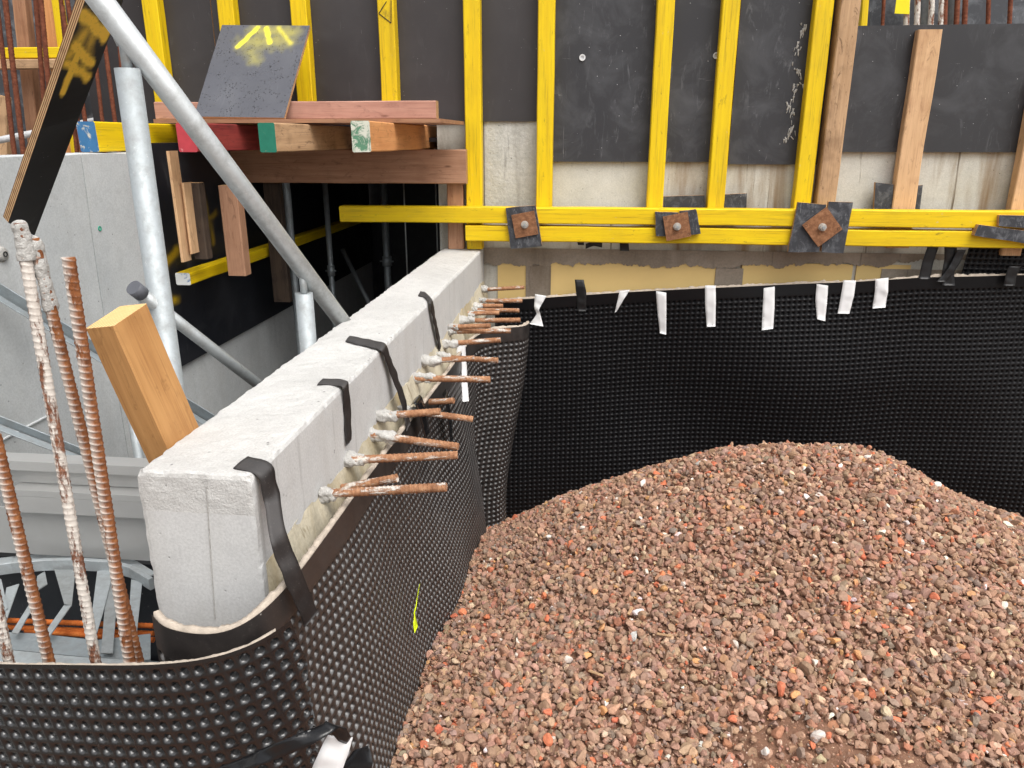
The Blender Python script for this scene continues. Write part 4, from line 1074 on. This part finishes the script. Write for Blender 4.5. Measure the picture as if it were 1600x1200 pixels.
# ================================================================== STEEL TUBES ON THE LEFT
dA, dB = PY(140, -22, 1.55), PY(545, 516, 2.2)
dd_ = dB - dA
o = thing('raking_prop', 'thick galvanised steel tube slanting from the top left down behind the wall', 'prop', dB)
tube('tube', dA - dd_ * .15, dA + dd_ * 1.25, .0245, 'galv_raker', parent=o, seg=32, nseg=1)
def on_diag(px):
    best = min(np.linspace(0, 1, 400), key=lambda t_: abs(800 + 1200 * ((dA + dd_ * t_) @ RGT) / ((dA + dd_ * t_) @ FWD) - px)); return dA + dd_ * best
q = on_diag(190)
P1 = PY(199, 107, q[1] + .02)
o = thing('steel_prop', 'upright thick galvanised prop with a narrow inner tube on the left', 'prop', (P1[0], P1[1], FLOOR))
tube('outer_tube', (P1[0], P1[1], FLOOR), P1, .0255, 'galv_pale', wall=.013, parent=o, seg=32)
tube('inner_tube', P1 - np.array([0, 0, .02]), (P1[0], P1[1], q[2] + .01), .0105, 'galv', parent=o)
lump('weld', (P1[0], P1[1], q[2] - .03), (P1[0], P1[1], q[2] + .0), .016, .02, 'galv', o, .2, f=120)
q2 = on_diag(470)
P2 = PY(475, 458, q2[1] + .005)
o = thing('steel_prop', 'short upright galvanised prop under the lower end of the raking tube', 'prop', (P2[0], P2[1], FLOOR))
tube('outer_tube', (P2[0], P2[1], FLOOR), P2, .024, 'galv_pale', wall=.013, parent=o, seg=28)
tube('inner_tube', P2 - np.array([0, 0, .02]), (P2[0], P2[1], q2[2]), .010, 'galv', parent=o)
a = PY(216, 455, P1[1] - .055); b = PY(405, 602, P1[1] + .30); u_ = (b - a) / np.linalg.norm(b - a)
o = thing('brace_tube', 'slim galvanised brace tube with a dark end cap passing the upright prop', 'brace', a)
tube('tube', a, b + u_ * .3, .0145, 'galv', parent=o)
tube('end_cap', a - u_ * .016, a + u_ * .012, .0170, 'cap', wall=.0165, parent=o)
tube('sleeve', PY(226, 463, P1[1] - .03), PY(252, 483, P1[1] + .02), .0185, 'galv', parent=o)
def flat_bar(p0, p1, w, label, mat='galv_dark'):
    o = thing('flat_brace', label, 'brace', p0)
    beam('bar', p0, p1, .004, w, mat, mat, up=(0, -.3, 1), ch=.001, wav=.0003, parent=o)
    d_ = np.array([0, -.022, -.3 * w])
    beam('flange', np.array(p0) + d_ + np.array([0, .010, -w * .32]), np.array(p1) + d_ + np.array([0, .010, -w * .32]), .020, .004, mat, mat, up=(0, -.3, 1), ch=.001, wav=.0003, parent=o)
flat_bar(PY(-60, 415, 2.0), PY(345, 663, 2.25), .038, 'grey angle steel brace slanting behind the tall bars')
flat_bar(PY(-40, 640, 1.78), PY(190, 730, 1.9), .028, 'lower grey angle steel brace just above the aluminium beam')
p_ = PY(213, 690, 2.1)
tube('prop_tube', (p_[0], p_[1], FLOOR), (p_[0], p_[1], PY(213, 560, 2.1)[2]), .014, 'galv_pale', label='pale thin upright tube behind the square timber', cat='prop')

# square timber leaning behind the low wall
e = [PY(139, 521, 1.16), PY(185, 522, 1.16), PY(226, 467, 1.245), PY(182, 466, 1.245)]
cen = sum(e) / 4; bot = (PY(222, 690, 1.2) + PY(258, 692, 1.2) + PY(306, 662, 1.29) + PY(262, 655, 1.29)) / 4
ax = bot - cen; ax /= np.linalg.norm(ax)
upv = (e[2] + e[3]) / 2 - (e[0] + e[1]) / 2
hh = .096; ww = .056
beam('timber_post', cen, cen + ax * .62, ww, hh, 'pine', 'pine_end', up=upv, ch=.0025, label='fresh square timber with sawn end leaning behind the low wall', cat='timber')

# black board with orange yellow spray, top left
bl_ = PX(13, 348, XL + .16); br_ = PY(54, 368, bl_[1] + .13)
slab('form_board', [PY(136, -8, 1.70), PY(196, -8, 1.83), br_, bl_], .022, 'ply_board', res=90,
     marks=[(.08, .93, .85, .86, .022, 1, .5), (.85, .86, .95, .93, .022, 1, .5), (.1, .78, .35, .90, .035, .7, 1), (.12, .82, .75, .76, .018, 1, .5), (.1, .75, .8, .71, .02, .9, .6), (.30, .80, .25, .64, .016, 1, .5), (.5, .86, .6, .74, .03, .5, 1)],
     label='long black form board with orange yellow sprayed mark leaning at the top left', cat='board')

# ================================================================== TALL STARTER BARS
def tall(px0, py0, Y0, px1, py1, Y1, r, mat, label, bend=0, top=None, ext=.25):
    A = PY(px0, py0, Y0); B = PY(px1, py1, Y1); d_ = (B - A) / np.linalg.norm(B - A)
    o = thing('starter_bar', label, 'rebar', B + d_ * ext, 'tall starter bars at the left')
    rebar('bar', B + d_ * ext, A, r, mat, pitch=.0105, seg=16, per=8, parent=o, bend=bend)
    if top: lump('mortar_crust', A + d_ * top, A - d_ * .004, r * 1.2, r * 1.18, 'mortar', o, .22, f=150, n=40, seg=22)
    return o
tall(30, 348, 1.06, 150, 1037, 1.03, .0088, 'rust_white', 'tall bar whose mortar crusted tip is the highest of the group', top=.055)
tall(52, 372, 1.075, 217, 1035, 1.06, .0088, 'rust_tall', 'tall bar crossing behind another with a mortar crusted tip', top=.11)
tall(107, 402, 1.05, 203, 1037, 1.02, .0095, 'rust_tall', 'tall rusty bar with clean brown tip in front of the square timber')
tall(-8, 680, 1.05, 78, 1040, 1.02, .0095, 'rust_tall', 'orange rusted bar cut by the left edge with pale mortar ribs')
tall(-22, 860, 1.03, 16, 1043, 1.02, .0088, 'rust_white', 'pale mortar coated bar end in the bottom left behind the membrane')
rough_box('kicker_wall', (-2.2, .99, -2.3), (WX0 - .004, 1.17, -.99), .03, 'wall_top', lambda V, lo, hi: V + .003 * np.c_[sn(V, 30, 3), sn(V, 30, 4), sn(V, 30, 5)], label='low concrete kicker the tall bars rise from behind the near membrane', cat='concrete wall')

# ================================================================== ALUMINIUM BEAM AND STEEL TRAY, LOWER LEFT
AY = 1.60
al = thing('aluminium_beam', 'weathered aluminium formwork beam behind the tall bars', 'beam', PY(100, 860, AY))
za = lambda y: PY(100, y, AY)[2]
x0, x1 = -2.1, -.76
box('top_flange', (x0, AY, za(738)), (x1, AY + .05, za(724)), 'alu', al)
box('upper_web', (x0, AY + .03, za(765)), (x1, AY + .036, za(738) - .0005), 'alu', al)
box('middle_flange', (PY(18, 760, AY)[0], AY - .012, za(775)), (x1, AY + .036, za(766)), 'alu', al)
box('lower_face', (PY(18, 760, AY)[0], AY - .012, za(800)), (x1, AY - .006, za(775) - .0005), 'alu', al)
box('lower_web', (x0, AY + .01, za(872)), (x1, AY + .016, za(800) - .001), 'alu', al)
TZ = -1.02
tr = thing('steel_tray', 'folded galvanised steel tray with slotted openings behind the tall bars', 'steel tray', PZ(100, 960, TZ))
def flat(name, pxs, z, th, mat, parent):
    P = [PZ(x, y, z) for x, y in pxs]; n = len(P); V = P + [q_ - np.array([0, 0, th]) for q_ in P]
    F = [tuple(range(n)), tuple(range(2 * n - 1, n - 1, -1))] + [(i, n + i, n + (i + 1) % n, (i + 1) % n) for i in range(n)]
    b0 = np.array(V[0]); return obj(name, np.array(V) - b0, F, mat, parent, Matrix.Translation(Vector(tuple(b0))))
arc = [(-30, 893), (20, 886), (70, 882), (120, 881), (170, 884), (205, 893), (236, 912)]
for (a, b) in zip(arc[:-1], arc[1:]):
    A = PZ(*a, TZ); B = PZ(*b, TZ)
    beam('curved_rim', A, B + (B - A) * .03, .012, .03, 'galv_pale', 'galv_pale', ch=.001, wav=.0002, nseg=2, parent=tr)
    A2, B2 = PZ(a[0], a[1] - 12, TZ - .02), PZ(b[0], b[1] - 12, TZ - .02)
    beam('rim_ledge', A2, B2, .03, .004, 'galv_pale', 'galv_pale', ch=.001, wav=.0002, nseg=2, parent=tr)
flat('front_strip', [(-40, 1042), (-40, 1016), (20, 1016), (120, 1026), (215, 1032), (215, 1045)], TZ, .004, 'galv_pale', tr)
flat('inner_sheet', [(-40, 1016), (-40, 985), (60, 990), (150, 1000), (235, 990), (235, 1030), (215, 1032), (120, 1025), (20, 1015)], TZ - .03, .004, 'galv_dark', tr)
STR = [[(85, 890), (118, 890), (112, 946), (101, 946)], [(152, 892), (178, 890), (160, 960), (148, 1000), (140, 985)], [(-10, 900), (2, 905), (12, 950), (-10, 965)], [(58, 900), (70, 892), (74, 912), (55, 924)],
       [(101, 944), (111, 946), (80, 990), (70, 1002), (72, 985)], [(205, 905), (222, 910), (214, 985), (200, 985)], [(175, 900), (186, 900), (176, 1020), (158, 1020), (165, 930)], [(10, 918), (30, 912), (8, 975), (0, 980)], [(45, 945), (52, 948), (28, 990), (18, 988)]]
for i, s_ in enumerate(STR):
    o = flat('bent_strut', s_, TZ - .006 - .004 * (i % 4), .003, 'galv_pale' if i % 3 else 'galv', tr)
box('shade_backing', (-2.0, 1.18, TZ - .34), (-.74, 1.63, TZ - .32), 'galv_dark', label='dark sheet added under the steel tray to darken its openings', cat='backing')  # dull steel sheet added so the tray openings look like shaded void
box('shade_backing', (-2.0, 1.64, TZ - .6), (-.74, 1.66, za(872) - .03), 'ply_deep', label='dark sheet added under the aluminium beam to darken the gaps below', cat='backing')  # upright dark sheet added to stand in for shade behind the tray
for k, (a, b, z) in enumerate((((-30, 968), (240, 978), TZ - .05), ((-30, 978), (240, 990), TZ - .07), ((40, 985), (240, 1000), TZ - .075))):
    rebar('tray_rebar', PZ(*a, z), PZ(*b, z), .0065, 'rust_orange', pitch=.009, seg=10, per=4, label=f'{["upper", "middle", "lower"][k]} orange rusted bar lying through the steel tray', cat='rebar', group='orange bars lying in the steel tray')

# ================================================================== BACKGROUND, TOP LEFT
slab('plywood_sheet', [(-4.6, 4.6, 1.6), (PY(60, 0, 4.6)[0], 4.6, 1.6), (PY(60, 0, 4.6)[0], 4.6, -.4), (-4.6, 4.6, -.4)], .02, 'ply_stain', label='concrete stained dark panel at the far top left corner', cat='formwork panel')
slab('plywood_sheet', [(PY(62, 0, 4.5)[0], 4.5, 1.6), (PY(250, 0, 4.5)[0], 4.5, 1.6), (PY(250, 0, 4.5)[0], 4.5, -.3), (PY(62, 0, 4.5)[0], 4.5, -.3)], .02, 'ply_stain', label='stained dark panel behind the leaning black board', cat='formwork panel')
slab('plywood_sheet', [(PY(128, 0, 4.3)[0], 4.3, PY(128, 132, 4.3)[2]), (PY(245, 0, 4.3)[0], 4.3, PY(128, 136, 4.3)[2]), (PY(245, 0, 4.3)[0], 4.3, -.2), (PY(128, 0, 4.3)[0], 4.3, -.2)], .02, 'ply_stain', label='low blue grey stained panel left of the platform', cat='formwork panel')
def lean(name, a, b, Y, w, d, mat, label, cat, end='wood_end', group=None):
    A = PY(a[0], a[1], Y); B = PY(b[0], b[1], Y)
    return beam(name, B, A, w, d, mat, end, up=(0, -1, 0), label=label, cat=cat, group=group)
lean('background_timber', (32, -20), (84, 480), 4.40, .075, .06, 'brown', 'brown upright timber behind the leftmost rebars', 'timber')
lean('background_timber', (74, -20), (144, 480), 4.38, .065, .05, 'orange', 'orange upright timber behind the rebars', 'timber')
lean('background_timber', (88, -20), (151, 480), 4.30, .045, .05, 'yellow', 'narrow yellow upright timber beside the orange one', 'timber', 'yellow_end')
lean('background_timber', (158, -20), (162, 112), 4.20, .10, .05, 'yellow', 'short yellow timber behind the raking tube', 'timber', 'yellow_end')
lean('background_timber', (4, 150), (12, 480), 4.2, .07, .05, 'tan', 'pale timber at the left picture edge above the grey wall', 'timber')
lean('background_timber', (-40, 84), (98, 83), 4.28, .055, .05, 'yellow', 'yellow rail crossing behind the rebars at the left', 'timber', 'yellow_end')
lean('background_timber', (-40, 101), (146, 100), 4.26, .05, .05, 'tan', 'pale timber rail under the yellow rail', 'timber')
p_ = PY(122, 185, 3.9)
tube('guard_pipe', PY(-40, 227, 3.6), PY(200, 178, 3.95), .016, 'white_paint', label='pale slanting pipe running behind the rebars at the left', cat='pipe')
for k, (a, b, Y, r, lab) in enumerate((((-6, 0), (22, 236), 3.5, .011, 'leftmost brown background rebar'), ((8, 0), (36, 236), 3.5, .012, 'second brown background rebar from the left'),
        ((56, 0), (72, 200), 3.55, .011, 'third brown background rebar from the left'), ((64, 0), (82, 200), 3.5, .011, 'fourth brown background rebar, touching the third'),
        ((94, -10), (112, 160), 3.6, .010, 'brown background rebar left of the black board'), ((104, -10), (134, 196), 3.6, .010, 'brown background rebar half hidden by the black board'),
        ((143, 40), (160, 190), 3.6, .009, 'thin brown background rebar right of the black board'), ((160, 40), (180, 192), 3.6, .010, 'brown background rebar next to the upright prop'), ((182, 0), (196, 190), 3.62, .010, 'brown background rebar behind the prop head'), ((112, 120), (128, 240), 3.58, .010, 'short brown rebar under the black board'))):
    A = PY(*a, Y); B = PY(*b, Y); d_ = (A - B) / np.linalg.norm(A - B)
    rebar('background_rebar', B - d_ * .9, A + d_ * .3, r, 'rust_back', pitch=.014, seg=10, per=4, label=lab, cat='rebar', group='brown upright rebars at the top left')

# ================================================================== BACKGROUND, TOP RIGHT
slab('plywood_sheet', [(PY(1290, 0, 4.3)[0], 4.3, 1.6), (3.6, 4.3, 1.6), (3.6, 4.3, .1), (PY(1290, 0, 4.3)[0], 4.3, .1)], .02, 'ply_stain', label='dark far panel above the short black panel at the top right', cat='formwork panel')
for k, (x, r, mt, lab) in enumerate(((1377, .008, 'rust_back', 'thin brown bar at the left of the top right bars'), (1414, .013, 'rust_white', 'mortar coated bar behind the yellow tag'), (1431, .013, 'rust_white', 'mortar coated bar right of the yellow tag'), (1452, .013, 'rust_white', 'second pale bar right of the yellow tag'),
        (1468, .012, 'rust_white', 'pale bar paired with a brown bar at the top right'), (1474, .012, 'rust_back', 'brown bar paired with a pale bar at the top right'), (1492, .012, 'rust_back', 'left one of two brown bars at the top right'), (1505, .012, 'rust_back', 'right one of two brown bars at the top right'), (1542, .010, 'rust_back', 'brown bar standing alone at the top right'), (1575, .010, 'rust_back', 'rightmost brown bar at the top right'))):
    A = PY(x + 1, 60, 4.05); B = PY(x + 6 - k % 3, -40, 4.05)
    rebar('background_rebar', A, B + (B - A), r, mt, pitch=.016, seg=10, per=4, label=lab, cat='rebar', group='upright bars at the top right')
tube('background_pipe', PY(1443, 60, 4.1), PY(1452, -90, 4.1), .022, 'galv_pale', label='pale steel pipe among the bars at the top right', cat='pipe')
tube('background_pipe', PY(1483, 60, 4.1), PY(1491, -90, 4.1), .018, 'galv_pale', label='pale narrow pipe between brown bars at the top right', cat='pipe')
slab('warning_tag', [PY(1402, -10, 4.0), PY(1422, -10, 4.0), PY(1421, 22, 4.0), PY(1398, 21, 4.0)], .004, 'tag', 'tag', label='small bright yellow tag hanging among the bars at the top right', cat='tag')
vp = PY(1350, 40, 3.95)
beam('background_timber', PY(1346, 60, 3.95), PY(1354, -60, 3.95), .03, .05, 'yellow', 'yellow_end', up=(0, -1, 0), label='yellow timber edge behind the tan stud at the top right', cat='timber')

# ================================================================== WOOD SPLINTERS ON THE GRAVEL
for k, (x, y, L_, a_, lab) in enumerate(((985, 955, .030, 1.2, 'small pale wood splinter in the middle of the gravel heap'), (1170, 1022, .034, 1.0, 'pale flat wood splinter on the gravel right of the middle'), (932, 1052, .045, -.6, 'brown wood splinter lying near the front of the gravel'), (1480, 803, .035, .1, 'thin pale wood splinter near the right shoulder of the heap'), (1038, 992, .04, -.4, 'tan leaf shaped chip in the front of the gravel'), (768, 980, .035, 1.3, 'thin brown splinter on the gravel beside the dusty membrane'))):
    z_ = -1.2
    for _ in range(12):
        p_ = PZ(x, y, z_); z_ = float(gz(p_[None, :2])[0])
    p_ = PZ(x, y, z_ + .012); d_ = np.array([math.cos(a_), math.sin(a_), .15]) * L_ / 2
    beam('wood_splinter', p_ - d_, p_ + d_, .008, .004, 'tan' if k % 2 == 0 else 'brown', up=(0, 0, 1), ch=.0012, nseg=4, wav=.0008, label=lab, cat='wood splinter', group='wood splinters on the gravel')
